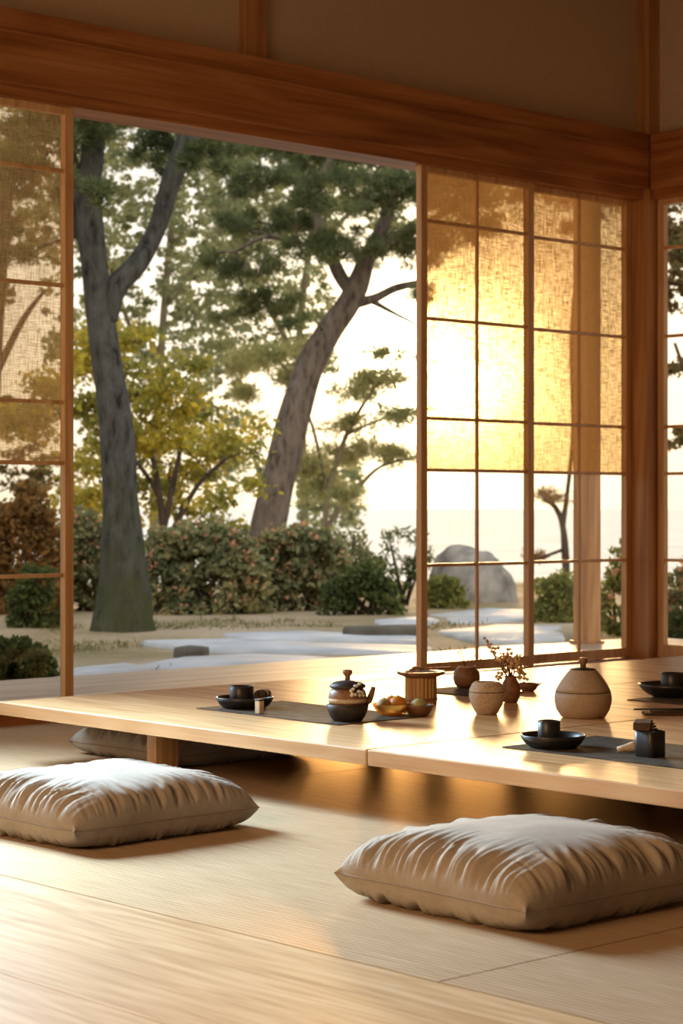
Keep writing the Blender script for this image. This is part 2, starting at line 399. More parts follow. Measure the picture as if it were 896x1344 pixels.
M['bark1'] = bark('pine_bark', (0.016,0.015,0.013), (0.125,0.118,0.10), (0.075,0.08,0.03), 1.5)
M['bark2'] = bark('pine_bark_brown', (0.075,0.055,0.042), (0.25,0.195,0.15))
M['stem']  = bark('shrub_stem', (0.04,0.026,0.018), (0.12,0.08,0.055))
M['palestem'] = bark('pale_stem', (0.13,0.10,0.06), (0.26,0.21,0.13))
M['pine']  = leafmat('pine_needles', [(0.075,0.10,0.05),(0.14,0.165,0.07),(0.24,0.25,0.10)], 0.4)
M['pine2'] = leafmat('pine_needles_lighter', [(0.085,0.108,0.055),(0.155,0.18,0.08),(0.26,0.265,0.11)], 0.4)  # needle greens slightly lighter than those of the forked pine
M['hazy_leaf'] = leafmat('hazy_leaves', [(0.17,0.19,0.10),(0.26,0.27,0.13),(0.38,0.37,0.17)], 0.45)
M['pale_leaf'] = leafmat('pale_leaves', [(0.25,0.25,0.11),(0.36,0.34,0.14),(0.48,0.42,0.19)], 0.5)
M['maple'] = leafmat('yellow_green_leaves', [(0.18,0.19,0.06),(0.40,0.36,0.08),(0.74,0.56,0.07)], 0.55)
M['hedge'] = leafmat('shrub_leaves', [(0.13,0.155,0.085),(0.26,0.265,0.125),(0.42,0.35,0.15)], 0.4)
M['green'] = leafmat('green_shrub_leaves', [(0.055,0.08,0.035),(0.11,0.14,0.05),(0.22,0.23,0.07)], 0.4)
M['lgreen']= leafmat('light_shrub_leaves', [(0.14,0.17,0.05),(0.26,0.28,0.08),(0.42,0.38,0.12)], 0.45)
M['rust']  = leafmat('rust_leaves', [(0.12,0.09,0.04),(0.28,0.15,0.05),(0.42,0.23,0.08)], 0.45)
M['brown_leaf']  = leafmat('brown_green_leaves', [(0.10,0.10,0.045),(0.22,0.17,0.07),(0.36,0.25,0.10)], 0.45)
M['petal'] = leafmat('coral_blossom', [(0.45,0.20,0.11),(0.62,0.30,0.17),(0.70,0.45,0.28)], 0.4)
M['grass'] = leafmat('grass_blades', [(0.09,0.095,0.025),(0.18,0.17,0.05),(0.28,0.23,0.09)], 0.4)

# ------------------------------------------------------------------ the room
YW, XR = 6.79, 8.36
SILL = 0.07
XF = 2.56                                   # edge between boards and tatami
bf = MB()
for x0, x1 in ((-2.6,-1.7),(-1.7,-1.15),(-1.15,-0.6),(-0.6,-0.05),(-0.05,0.40),(0.40,0.94),(0.94,1.475),(1.475,2.016),(2.016,XF-0.003)):
    bf.box(x0+0.0012, x1-0.0012, -2.6, 6.72, -0.03, 0)
struct(bf.build('floor', M['floor'], None), 'honey-coloured wide floorboards at the front of the room', 'floor')
struct(MB().box(-2.7, 8.5, -2.7, 7.95, -0.14, -0.03).build('floor_slab', M['tleg']), 'floor base under the mats', 'floor')
mats = [('widest tatami mat, lying under both front cushions', 2.555, 4.82),
        ('tatami mat in the lower right corner, nearest the viewer', 0.2, 2.555),
        ('narrow tatami mat between table leg and sill, crossed by the half hidden cushion', 4.82, 5.58),
        ('tatami mat running along the sill below the screens', 5.58, 6.70)]
for lab, y0, y1 in mats:
    o = MB().box(XF, 8.26, y0+0.0022, y1-0.0022, -0.03, 0).build('tatami_mat', M['tatami'])
    tag(o, lab, 'tatami mat', 'woven tatami mats on the floor')
# sill, lintel, beam
struct(MB().box(-2.6, XR-0.09, 6.72, 6.94, -0.03, SILL-0.003).build('trim_1', M['beam'], None, 0.004), 'wooden floor sill under the sliding screens', 'sill')
struct(MB().box(-2.6, XR-0.09, 6.735, 6.92, 2.475, 2.53).build('trim_2', M['beam'], None, 0.004), 'grooved head track under the big beam', 'lintel')
struct(MB().box(-2.6, XR+0.1, 6.70, 6.95, 2.522, 2.815).box(-2.6, XR+0.1, 6.69, 6.72, 2.72, 2.726).build('trim_3', M['beam'], None, 0.006), 'broad wooden beam along the back wall', 'beam')
struct(MB().box(8.28, 8.52, -2.6, 6.705, 2.522, 2.815).build('trim_4', M['beam_y'], None, 0.006), 'wooden beam along the right wall', 'beam')
struct(MB().box(8.28, 8.52, -2.6, 6.70, -0.03, SILL).build('trim_5', M['beam_y'], None, 0.004), 'sill of the right wall', 'sill')
struct(MB().box(8.30, 8.5, -2.6, 6.70, 2.475, 2.53).build('trim_6', M['beam_y'], None, 0.004), 'head track of the right wall', 'lintel')
# plaster
struct(MB().box(-2.6, 8.5, 6.78, 6.95, 2.80, 3.95).build('wall_back', M['plaster']), 'brown plaster wall above the beam', 'wall')
struct(MB().box(-2.6, 1.30, 6.78, 6.95, -0.03, 2.53).build('wall_back_left', M['plaster']), 'plaster wall at the far left of the back wall', 'wall')
struct(MB().box(XR, 8.52, -2.6, 6.79, 2.80, 3.95).build('wall_right', M['plaster']), 'plaster wall above the right beam', 'wall')
struct(MB().box(XR, 8.5, -2.6, 5.85, 0.05, 2.50).build('wall_right_lower', M['plaster']), 'plaster wall beside the right window', 'wall')
struct(MB().box(-2.75, -2.6, -2.6, 6.95, -0.03, 3.95).build('wall_left', M['plaster']), 'plaster wall on the left, behind the viewer', 'wall')
struct(MB().box(-2.75, 8.5, -2.75, -2.6, -0.03, 3.95).build('wall_front', M['plaster']), 'plaster wall behind the viewer', 'wall')
struct(MB().box(-2.75, 8.52, -2.75, 6.95, 3.95, 4.05).build('ceiling', M['ceil']), 'wooden ceiling', 'ceiling')
# posts
struct(MB().box(8.27, 8.38, 6.70, 6.88, -0.03, 3.95).build('trim_7', M['post'], None, 0.004), 'square corner post where the two walls meet', 'post')
xp = 5.625
struct(MB().box(xp-0.06, xp+0.06, 6.735, 6.80, 2.81, 3.95).build('trim_8', M['post'], None, 0.004), 'short dark post on the plaster above the beam', 'post')

# ------------------------------------------------------------------ sliding screens
ROWS = [2.455, 2.218, 1.755, 1.281, 1.035, 0.582]
def screen(a0, a1, c0, label, mat, along='x', brail=0.12, mid=True, st=0.042):
    """screen between a0 and a1 along the wall, c0 its room face"""
    th = 0.036
    def bx(mb, u0, u1, w0, w1, z0, z1):
        return mb.box(u0, u1, w0, w1, z0, z1) if along == 'x' else mb.box(w0, w1, u0, u1, z0, z1)
    base = ((a0+a1)/2, c0+th/2, SILL) if along == 'x' else (c0+th/2, (a0+a1)/2, SILL)
    t = thing('sliding_screen', base, label, 'sliding screen', 'sliding lattice screens')
    top = 2.478
    bx(MB(), a0, a0+st, c0, c0+th, SILL, top).build('stile', M['frame'], t, 0.002)
    bx(MB(), a1-st, a1, c0, c0+th, SILL, top).build('stile', M['frame'], t, 0.002)
    bx(MB(), a0+st, a1-st, c0+0.002, c0+th-0.002, 2.445, top).build('top_rail', M['frame'], t, 0.002)
    bx(MB(), a0+st, a1-st, c0+0.002, c0+th-0.002, SILL, brail).build('bottom_rail', M['frame'], t, 0.002)
    for z in ROWS[1:]:
        bx(MB(), a0+st-0.002, a1-st+0.002, c0+0.008, c0+0.026, z-0.008, z+0.008).build('crossbar', M['frame'], t, 0.0015)
    if mid:
        m_ = (a0+a1)/2
        bx(MB(), m_-0.0075, m_+0.0075, c0+0.010, c0+0.024, brail, 2.445).build('upright_bar', M['frame'], t, 0.0015)
    def sheet(z0, z1, w):
        if along == 'x': q = [(a0+st,w,z0),(a1-st,w,z0),(a1-st,w,z1),(a0+st,w,z1)]
        else: q = [(w,a1-st,z0),(w,a0+st,z0),(w,a0+st,z1),(w,a1-st,z1)]
        return MB().quad(*q)
    o = sheet(ROWS[4], 2.446, c0+0.027); k = o.build('cloth_pane', mat, t)
    k['label'] = 'sheer woven cloth over the upper four rows'
    o = sheet(brail-0.002, ROWS[4], c0+0.027); k = o.build('glass_pane', M['glass'], t)
    k['label'] = 'clear glass in the two lowest rows'
    return t
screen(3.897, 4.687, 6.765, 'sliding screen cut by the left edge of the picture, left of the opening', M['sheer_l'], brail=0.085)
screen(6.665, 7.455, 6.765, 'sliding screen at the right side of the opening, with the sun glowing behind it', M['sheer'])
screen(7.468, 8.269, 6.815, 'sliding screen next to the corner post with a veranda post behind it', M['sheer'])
screen(5.86, 6.695, 8.335, 'narrow slice of screen on the right wall, right of the corner post', M['glass'], along='y', brail=0.14)

# ------------------------------------------------------------------ veranda
vb = MB()
yy = 6.95
while yy < 7.9:
    vb.box(-2.6, 9.75, yy+0.002, yy+0.188, 0.02, 0.06); yy += 0.19
yr = 8.54
while yr < 9.7:
    vb.box(yr+0.002, yr+0.188, -2.0, 6.94, 0.02, 0.06); yr += 0.19
struct(vb.build('floor_veranda', M['deck'], None, 0.002, 1), 'sun-bleached veranda boards outside the screens', 'veranda')
struct(MB().box(-2.6, 9.75, 7.75, 7.87, -0.16, 0.018).build('trim_9', M['beam'], None, 0.004), 'edge beam under the veranda', 'beam')
vp = on_z(770, 844, 0.06)
t = thing('veranda_post', (vp.x, vp.y, 0.06), 'square veranda post seen through the screen by the corner', 'post')
MB().box(vp.x-0.058, vp.x+0.058, vp.y-0.058, vp.y+0.058, 0.06, 2.96).build('shaft', M['frame'], t, 0.004)
MB().box(vp.x-0.075, vp.x+0.075, vp.y-0.075, vp.y+0.075, 0.06, 0.075).build('base_plate', M['frame'], t, 0.003)
struct(MB().box(-2.6, 10.3, 6.95, 8.35, 2.96, 3.06).box(8.54, 10.3, -2.6, 6.94, 2.96, 3.06).build('eaves_shade', M['ceil']), 'unseen eaves slab over the veranda, added to shade the room', 'eaves')  # slab out of view, added to keep overhead sky light off the room

# ------------------------------------------------------------------ tables
TZ = 0.1955
def table(x0, x1, y0, y1, legs, label):
    t = thing('low_table', ((x0+x1)/2, (y0+y1)/2, 0), label, 'low table', 'low wooden tables pushed together')
    MB().box(x0+0.0025, x1-0.0025, y0+0.0025, y1-0.0025, TZ-0.044, TZ).build('tabletop', M['table'], t, 0.004, 2)
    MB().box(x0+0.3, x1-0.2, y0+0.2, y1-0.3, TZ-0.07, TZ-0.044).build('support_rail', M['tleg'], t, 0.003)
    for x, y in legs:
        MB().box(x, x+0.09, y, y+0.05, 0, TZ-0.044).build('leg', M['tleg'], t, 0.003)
    return t
table(3.73, 5.12, 4.0, 5.84, [(3.885,5.15),(4.98,5.3),(4.98,4.12)], 'low oak table at the left, holding the leftmost saucer, the teapot and the fruit bowl')
table(3.73, 5.12, 2.1, 4.0, [(4.6,2.3),(4.9,3.6),(3.95,2.3),(4.9,2.3)], 'low oak table at the lower right, carrying the front saucer and square cup')
table(5.12, 7.35, 4.87, 5.60, [(5.4,5.0),(5.4,5.4),(7.0,5.0),(7.0,5.4)], 'low oak table farthest back, running along the foot of the latticed screens')
table(5.12, 7.35, 2.1, 4.87, [(5.4,2.4),(5.4,4.5),(7.0,4.5),(7.0,2.4)], 'low oak table at the right edge, carrying the far saucer and cup')

# ------------------------------------------------------------------ cushions
def cushion_mesh(side_x, side_y, hgt, seed):
    n = 190
    V, Fc = [], []
    seam = 0.34*hgt
    rr = random.Random(seed)
    def shape(u, v, top):
        # outline: sides bow in slightly, so the corners stick out
        bx = 1 - 0.06*(1 - abs(v)**2.4); by = 1 - 0.06*(1 - abs(u)**2.4)
        cr = 1 - 0.075*(abs(u)*abs(v))**5 + 0.03*(abs(u)*abs(v))**30
        x = u*side_x/2*bx*cr; y = v*side_y/2*by*cr
        e = max(0.0, (1-abs(u)**3.6))*max(0.0, (1-abs(v)**3.6))
        p = e**0.37
        if top: z = seam + (hgt-seam)*p
        else:   z = seam - seam*min(1.0, 1.25*e**0.26)
        # gathers running in from the seams
        du, dv = 1-abs(u), 1-abs(v)
        q = Vector((u*3.1+seed, v*3.1, 0.3))
        wob = noise.noise(q)*1.3
        cu, cv = 1-math.exp(-(dv/0.38)**2), 1-math.exp(-(du/0.38)**2)
        su = cu*math.exp(-(du/0.25)**1.6)*(1-math.exp(-du/0.03)); sv = cv*math.exp(-(dv/0.25)**1.6)*(1-math.exp(-dv/0.03))
        f1 = noise.noise(Vector((v*15+wob*1.1, u*1.6+seed, 1.7 if top else 5.1)))+0.7*noise.noise(Vector((v*30+wob, u*2+seed*2, 7.3)))
        f2 = noise.noise(Vector((u*15+wob*1.1, v*1.6+seed, 2.9 if top else 6.1)))+0.7*noise.noise(Vector((u*30+wob, v*2+seed*2, 9.1)))
        rip = (f1*su + f2*sv)
        f3 = noise.noise(Vector((v*34+wob, u*2.2+seed, 11.7 if top else 13.1)))*math.exp(-du/0.10)*(1-math.exp(-du/0.02))*cu
        f4 = noise.noise(Vector((u*34+wob, v*2.2+seed, 15.7 if top else 17.1)))*math.exp(-dv/0.10)*(1-math.exp(-dv/0.02))*cv
        z += hgt*(0.11 if top else 0.09)*(f3+f4)
        big = noise.noise(Vector((u*1.7+seed, v*1.7, 3.3)))*0.05*p
        amp = 0.115 if top else 0.06
        z += hgt*(amp*rip*1.45 + (big if top else 0))
        return (x, y, min(seam, max(0.0, z)) if not top else max(seam, z))
    def s(t):     # denser toward the rim
        return math.sin(t*math.pi/2)
    for top in (True, False):
        o = len(V)
        for i in range(n+1):
            for j in range(n+1):
                u = s(-1+2*i/n); v = s(-1+2*j/n)
                V.append(shape(u, v, top))
        for i in range(n):
            for j in range(n):
                a, b, c, d = o+i*(n+1)+j, o+(i+1)*(n+1)+j, o+(i+1)*(n+1)+j+1, o+i*(n+1)+j+1
                Fc.append((a,b,c,d) if top else (a,d,c,b))
    rim = []
    for k in range(160):
        a = k/160*4
        sd, w = int(a), s(-1+2*(a-int(a)))
        u, v = ((w,-1),(1,w),(-w,1),(-1,-w))[sd]
        x, y, z = shape(u, v, True); rim.append((x, y, seam))
    rim.append(rim[0])
    return V, Fc, rim
def cushion(cx, cy, sx, sy, hgt, seed, rot, label):
    t = thing('floor_cushion', (cx, cy, 0), label, 'floor cushion', 'linen floor cushions')
    V, Fc, rim = cushion_mesh(sx, sy, hgt, seed)
    mb = MB().add([(x+cx, y+cy, z) for x, y, z in V], Fc, True)
    o = mb.build('cover', M['linen'], t)
    o2 = MB().tube([(x+cx, y+cy, z) for x, y, z in rim], 0.0022, 6, cap=False).build('piping', M['seam'], t)
    t.rotation_euler.z = rot
    return t
cushion(3.14, 4.40, 0.63, 0.61, 0.16, 3.3, 0.02, 'beige linen floor cushion at the left edge, in front of the table leg')
cushion(3.235, 2.965, 0.62, 0.60, 0.162, 8.1, -0.02, 'large beige linen floor cushion in the lower right, lying over a mat seam')
cushion(4.31, 5.51, 0.62, 0.66, 0.124, 5.7, 0.0, 'beige linen floor cushion pushed under the table behind its leg')

# ------------------------------------------------------------------ tableware
def tz(px, py): return on_z(px, py, TZ)
def per_px(p): return (p.x*CT + p.y*ST)/F
def bowl_prof(r0, r1, h, th=0.005, foot=0.0):
    """open vessel: outer wall up, rim, inner wall down"""
    return [(r0*0.96, 0), (r0, 0.002), (r0+(r1-r0)*0.45, h*0.28), (r0+(r1-r0)*0.85, h*0.68), (r1, h-0.001), (r1-th*0.5, h),
            (r1-th, h-0.001), (r0+(r1-r0)*0.82-th, h*0.66), (r0+(r1-r0)*0.4-th*0.6, h*0.3), (r0*0.75, th), (0, th*0.9)]
def placemat(x0, x1, y0, y1, label):
    o = MB().box(x0, x1, y0, y1, TZ, TZ+0.003).build('placemat', M['mat'])
    return tag(o, label, 'placemat', 'dark woven placemats')
placemat(4.08, 4.45, 4.50, 5.19, 'dark woven placemat below the lidded teapot and fruit bowl, left table')
placemat(4.035, 4.43, 3.05, 3.78, 'dark woven placemat below the saucer and square cup near the table front')
pm = tz(823, 919)
placemat(pm.x, pm.x+0.40, pm.y-0.75, pm.y, 'dark woven placemat at the right edge below the far saucer and cup')
MZ = 0.003
def cup(c, r, h, label, mat=None, square=0):
    o = thing('cup', c, label, 'cup', 'small dark cups')
    MB().lathe(c, [(r*0.94,0),(r,0.003),(r,h-0.002),(r-0.002,h),(r-0.005,h-0.002),(r-0.006,0.012),(0,0.011)], 36, True, square).build('wall', mat or M['black'], o)
    rim = MB().tube([(c[0]+(r-0.0025)*math.cos(a)*(1 if not square else (abs(math.cos(a))**square+abs(math.sin(a))**square)**(-1/square)),
                      c[1]+(r-0.0025)*math.sin(a)*(1 if not square else (abs(math.cos(a))**square+abs(math.sin(a))**square)**(-1/square)), c[2]+h) for a in [k*math.pi/24 for k in range(49)]], 0.0028, 6, cap=False)
    rim.build('rim', M['dark'], o)
    return o
def saucer(c, r0, r1, h, label):
    o = MB().lathe(c, bowl_prof(r0, r1, h), 48).build('saucer', M['black'])
    o.location = (0,0,0)
    return tag(o, label, 'saucer', 'dark shallow saucers')

# place 1: left saucer + cup + rolled cloth + pale block
p = tz(320, 932); u = per_px(p)
c = Vector((p.x, p.y, TZ+MZ)); c += Vector((CT, ST, 0))*0.055
saucer(c, 0.070, 0.096, 0.036, 'dark shallow saucer leftmost on the left table, holding a cup and rolled cloth')
cc = c + Vector((ST, -CT, 0))*(-0.010) + Vector((CT, ST, 0))*0.006 + Vector((0,0,0.006))
cup(cc, 0.040, 0.062, 'small dark round cup standing in the leftmost saucer')
def cloth_roll(c, ax, ln, r, label):
    o = thing('rolled_cloth', c, label, 'cloth', 'small rolled cloths')
    b = MB()
    dirv = Vector((math.cos(ax), math.sin(ax), 0))
    sid = Vector((-math.sin(ax), math.cos(ax), 0))
    pts = []
    for k in range(56):
        a = k/55*2*math.pi*2.6; rr = r*(0.2+0.8*k/55)
        pts.append(sid*rr*math.cos(a) + Vector((0,0,1))*(rr*math.sin(a)*0.8 + r*0.8))
    vs, fs = [], []
    for q in pts: vs += [Vector(c) + q - dirv*ln/2, Vector(c) + q + dirv*ln/2]
    fs = [(2*k, 2*k+1, 2*k+3, 2*k+2) for k in range(55)]
    b.add(vs, fs, True); k = b.build('cloth', M['cloth'], o)
    sm = k.modifiers.new('thick', 'SOLIDIFY'); sm.thickness = 0.003; sm.offset = 0
    band = MB(); rb = r*1.06
    band.tube([Vector(c)+sid*rb*math.cos(a)+Vector((0,0,rb*math.sin(a)*0.8+r*0.8)) for a in [i*math.pi/12 for i in range(25)]], 0.002, 6, cap=False)
    band.build('tie', M['pale'], o)
    return o
cloth_roll(c + Vector((ST,-CT,0))*0.058 + Vector((CT,ST,0))*(-0.01) + Vector((0,0,0.030)), math.radians(25), 0.055, 0.019, 'brown rolled cloth on the rim of the leftmost saucer')
p = tz(341, 938)
o = thing('chopstick_rest', (p.x, p.y, TZ+MZ), 'small pale upright block in front of the leftmost saucer', 'chopstick rest')
MB().box(p.x-0.010, p.x+0.010, p.y-0.010, p.y+0.014, TZ+MZ, TZ+MZ+0.042).build('block', M['pale'], o, 0.003)
MB().box(p.x-0.012, p.x+0.012, p.y-0.012, p.y+0.016, TZ+MZ+0.042, TZ+MZ+0.047).build('cap', M['dark'], o, 0.002)

# place 2: dark bowl with a lidded teapot standing in it
p = tz(456, 949); c = Vector((p.x, p.y, TZ+MZ)) + Vector((CT, ST, 0))*0.045
o = MB().lathe(c, bowl_prof(0.046, 0.066, 0.052, 0.006), 44).build('bowl', M['dark'])
tag(o, 'small dark bowl carrying the brown lidded teapot', 'bowl')
k = c + Vector((0,0,0.006))
o = thing('teapot', k, 'brown banded teapot with knobbed lid, standing in a dark bowl', 'teapot')
MB().lathe(k, [(0.029,0),(0.042,0.02),(0.056,0.045),(0.059,0.066),(0.056,0.084),(0.047,0.094),(0.042,0.096)], 44).build('body', M['brown'], o)
MB().lathe(k, [(0.0575,0.050),(0.0605,0.056),(0.0605,0.060),(0.0585,0.064)], 44).build('band', M['clay'], o)
ld = MB().lathe(k, [(0.050,0.094),(0.056,0.098),(0.055,0.104),(0.040,0.114),(0.014,0.119),(0,0.119)], 44).build('lid', M['dark'], o)
MB().lathe(k, [(0.009,0.118),(0.007,0.128),(0.010,0.134),(0.015,0.140),(0.015,0.150),(0.0,0.152)], 20).build('knob', M['knob'], ld)
sp = [k+Vector((ST,-CT,0))*a+Vector((0,0,b)) for a, b in ((0.05,0.05),(0.066,0.056),(0.074,0.075),(0.080,0.098))]
MB().tube(sp, [0.013,0.011,0.009,0.007], 12).build('spout', M['brown'], o)
fl = MB()
for i in range(16):
    a = random.uniform(0.15, 0.95); rad = 0.060
    q = k + Vector((ST*math.sin(a)-CT*math.cos(a), -CT*math.sin(a)-ST*math.cos(a), 0))*rad + Vector((0,0,random.uniform(0.072,0.112)))
    fl.lathe(q, [(0.0,-0.005),(0.005,-0.001),(0.006,0.003),(0.0,0.006)], 6)
s_ = fl.build('flower_sprig', M['white'], o); s_['label'] = 'tiny white blossoms tied to the pot shoulder'

# place 3: amber glass bowl with fruit, dark small bowl beside it, ribbed canister behind
p = tz(515, 941); c = Vector((p.x, p.y, TZ)) + Vector((CT, ST, 0))*0.045
o = MB().lathe(c, bowl_prof(0.034, 0.064, 0.038, 0.003), 44).build('glass_bowl', M['amber'])
tag(o, 'low amber glass bowl full of fruit on the left table', 'bowl')
def fruit(c, r, mat, label, name='orange', sq=0.92):
    o = thing(name, c, label, 'fruit', 'fruit in the amber bowl')
    pr = [(0,0.0)] + [(r*math.sin(a), r*sq*(1-math.cos(a))) for a in [math.pi*i/14 for i in range(1,14)]] + [(0.004, r*sq*1.97)]
    MB().lathe(c, pr, 28).build('skin', mat, o)
    MB().lathe(Vector(c)+Vector((0,0,r*sq*1.95)), [(0.004,0),(0.003,0.003),(0,0.003)], 8).build('stalk', M['twig'], o)
RV, FV = Vector((ST,-CT,0)), Vector((CT,ST,0))
fruit(c + RV*0.018 + FV*(-0.01) + Vector((0,0,0.010)), 0.029, M['orange'], 'bright orange fruit, largest one in the amber bowl')
fruit(c - RV*0.026 + FV*(-0.008) + Vector((0,0,0.012)), 0.024, M['cream'], 'pale cream fruit at the left of the amber bowl', 'plum')
fruit(c + FV*0.03 + Vector((0,0,0.014)), 0.025, M['orange'], 'small orange fruit at the back of the amber bowl')
p = tz(550, 941); c = Vector((p.x, p.y, TZ)) + Vector((CT, ST, 0))*0.036
o = MB().lathe(c, bowl_prof(0.028, 0.046, 0.036, 0.004), 40).build('bowl', M['brown'])
tag(o, 'small brown bowl with a pale green fruit, right of the amber bowl', 'bowl')
fruit(c + Vector((0,0,0.010)), 0.025, M['lime'], 'pale green fruit in the small brown bowl', 'lime')
p = tz(553, 926); c = Vector((p.x, p.y, TZ)) + FV*0.055
o = thing('bamboo_canister', c, 'ribbed bamboo canister with a wide flat lid behind the fruit', 'canister')
nn, vs = 72, []
prof = []
bm = MB()
vs, fs = [], []
for z in (0, 0.09):
    for k2 in range(nn):
        a = 2*math.pi*k2/nn; r = 0.052 + (0.0018 if k2 % 3 else -0.002)
        vs.append((c.x+r*math.cos(a), c.y+r*math.sin(a), c.z+z))
for k2 in range(nn): fs.append((k2, (k2+1)%nn, nn+(k2+1)%nn, nn+k2))
fs.append(tuple(range(nn-1,-1,-1))); fs.append(tuple(nn+i for i in range(nn)))
bm.add(vs, fs); bm.build('body', M['bamboo'], o)
MB().lathe(c, [(0.050,0.09),(0.058,0.093),(0.078,0.100),(0.081,0.106),(0.079,0.110),(0.062,0.108),(0.050,0.104),(0,0.104)], 44).build('lid', M['brown'], o)
MB().lathe(c, [(0.0535,0.012),(0.0565,0.014),(0.0565,0.020),(0.0535,0.022)], 44).build('hoop', M['knob'], o)
q = c + Vector((0,0,0.1095))
o = thing('tea_scoop', q, 'dark slender scoop resting across the canister lid', 'scoop')
MB().tube([q+RV*a+Vector((0,0,b)) for a, b in ((-0.028,0.006),(-0.02,0.012),(0.0,0.008),(0.05,0.009),(0.105,0.012))], [0.007,0.007,0.005,0.0045,0.004], 10).build('handle', M['knob'], o)
MB().lathe(q+RV*(-0.028)+Vector((0,0,0.001)), [(0.0,0),(0.011,0.003),(0.012,0.008),(0.0,0.007)], 14).build('scoop_bowl', M['knob'], o)

# place 4: brown bottle, clay pot, bud vase, leaf dish
p = tz(606, 910)
o = MB().obox((p.x+0.05, p.y+0.02, TZ+0.002), math.radians(0), 0.12, 0.16, 0.002).build('placemat', M['mat'])
tag(o, 'small dark mat below the brown pot behind the clay pot', 'placemat', 'dark woven placemats')
p = tz(613, 905); c = Vector((p.x, p.y, TZ+0.004)) + FV*0.04
o = thing('small_pot', c, 'little brown round pot with a short dry sprig, behind the clay pot', 'pot')
MB().lathe(c, [(0.030,0),(0.044,0.012),(0.050,0.034),(0.047,0.056),(0.036,0.070),(0.030,0.074),(0.026,0.072),(0.030,0.066),(0.036,0.05),(0.0,0.045)], 36).build('body', M['brown'], o)
MB().lathe(c, [(0.0325,0.073),(0.034,0.076),(0.031,0.079),(0.027,0.076)], 36).build('rim', M['clay'], o)
tw = MB(); bd = MB()
for i in range(7):
    a = random.uniform(-0.6, 0.6); hh = random.uniform(0.03, 0.075)
    e = c + Vector((0,0,0.07)) + RV*a*0.09 + FV*random.uniform(-0.02,0.02) + Vector((0,0,hh))
    tw.tube([c+Vector((0,0,0.06)), (c+Vector((0,0,0.075))+e)/2, e], [0.0014,0.0012,0.0008], 5)
    bd.lathe(e, [(0,-0.004),(0.003,0),(0,0.005)], 6)
g = tw.build('twigs', M['twig'], o); tag(bd.build('buds', M['bud'], g), None, None, None, 'stuff')

p = tz(640, 939); c = Vector((p.x, p.y, TZ)) + FV*0.042
o = thing('round_pot', c, 'pale speckled clay pot with open mouth beside the bud vase', 'pot')
MB().lathe(c, [(0.030,0),(0.034,0.002),(0.050,0.030),(0.0575,0.058),(0.056,0.078),(0.048,0.096),(0.040,0.103),(0.037,0.103),(0.034,0.100),(0.045,0.08),(0.05,0.055),(0.035,0.02),(0,0.012)], 44).build('body', M['clay'], o)
MB().lathe(c, [(0.0562,0.0705),(0.0572,0.072),(0.0566,0.0735)], 44).build('groove_line', M['dark'], o)
p = tz(671, 923); c = Vector((p.x, p.y, TZ)) + FV*0.03
o = thing('bud_vase', c, 'slim dark brown vase holding tall dried blossom sprigs', 'vase')
MB().lathe(c, [(0.020,0),(0.024,0.002),(0.031,0.022),(0.034,0.045),(0.028,0.066),(0.020,0.080),(0.021,0.090),(0.017,0.089),(0.016,0.08),(0.022,0.06),(0,0.05)], 36).build('body', M['brown'], o)
tw = MB(); bd = MB()
ur = per_px(c)
for (tx, ty) in ((640,838),(650,846),(655,858),(662,862),(668,852),(676,850),(682,858),(686,872),(660,874),(690,880),(646,850),(672,866),(679,868),(652,884),(688,888)):
    e = c + RV*((tx-671)*ur) + FV*random.uniform(-0.03,0.03) + Vector((0,0,(918-ty)*ur))
    s0 = c + Vector((random.uniform(-.005,.005), random.uniform(-.005,.005), 0.075))
    m_ = (s0+e)/2 + RV*random.uniform(-0.012,0.012) + Vector((0,0,0.01))
    tw.tube([s0, m_, e], [0.0022,0.0017,0.0008], 5)
    for j in range(11):
        f_ = random.uniform(0.55, 1.04); b0 = m_.lerp(e, (f_-0.5)*2) + Vector((random.gauss(0,.006), random.gauss(0,.006), random.gauss(0,.006)))
        r = random.uniform(0.0035, 0.0075)
        bd.lathe(b0, [(0,-r),(r*0.9,-r*0.2),(r*0.7,r*0.6),(0,r)], 6)
g = tw.build('twigs', M['twig'], o); tag(bd.build('buds', M['bud'], g), None, None, None, 'stuff')
p = tz(690, 908); c = Vector((p.x, p.y, TZ)) + FV*0.03 + RV*0.01
o = thing('spouted_dish', c, 'small brown dish with a pointed lip behind the bud vase', 'dish')
MB().lathe(c, bowl_prof(0.022, 0.040, 0.028, 0.004), 32).build('dish', M['brown'], o)
MB().add([c+RV*0.028+FV*0.012+Vector((0,0,0.024)), c+RV*0.028-FV*0.012+Vector((0,0,0.024)), c+RV*0.062+Vector((0,0,0.034)), c+RV*0.028+Vector((0,0,0.012))], [(0,2,1),(0,3,2),(1,2,3),(0,1,3)]).build('lip', M['brown'], o)

# place 5: big lidded urn
p = tz(768, 944); c = Vector((p.x, p.y, TZ)) + FV*0.062
o = thing('lidded_urn', c, 'large taupe pear-shaped lidded pot with a wooden knob on the right table', 'pot')
s5 = per_px(c)*1.0
R_ = 37.5*s5
MB().lathe(c, [(R_*0.70,0),(R_*0.78,0.004),(R_*0.93,R_*0.28),(R_*0.995,R_*0.55),(R_,R_*0.70),(R_*0.97,R_*0.885)], 60).build('body', M['urn'], o)
MB().lathe(c, [(R_*0.968,R_*0.882),(R_*0.955,R_*0.895),(R_*0.962,R_*0.908)], 60).build('groove_line', M['dark'], o)
MB().lathe(c, [(R_*0.962,R_*0.905),(R_*0.90,R_*1.06),(R_*0.72,R_*1.34),(R_*0.52,R_*1.60),(R_*0.46,R_*1.66),(R_*0.36,R_*1.68),(0,R_*1.68)], 60).build('shoulder', M['urn'], o)
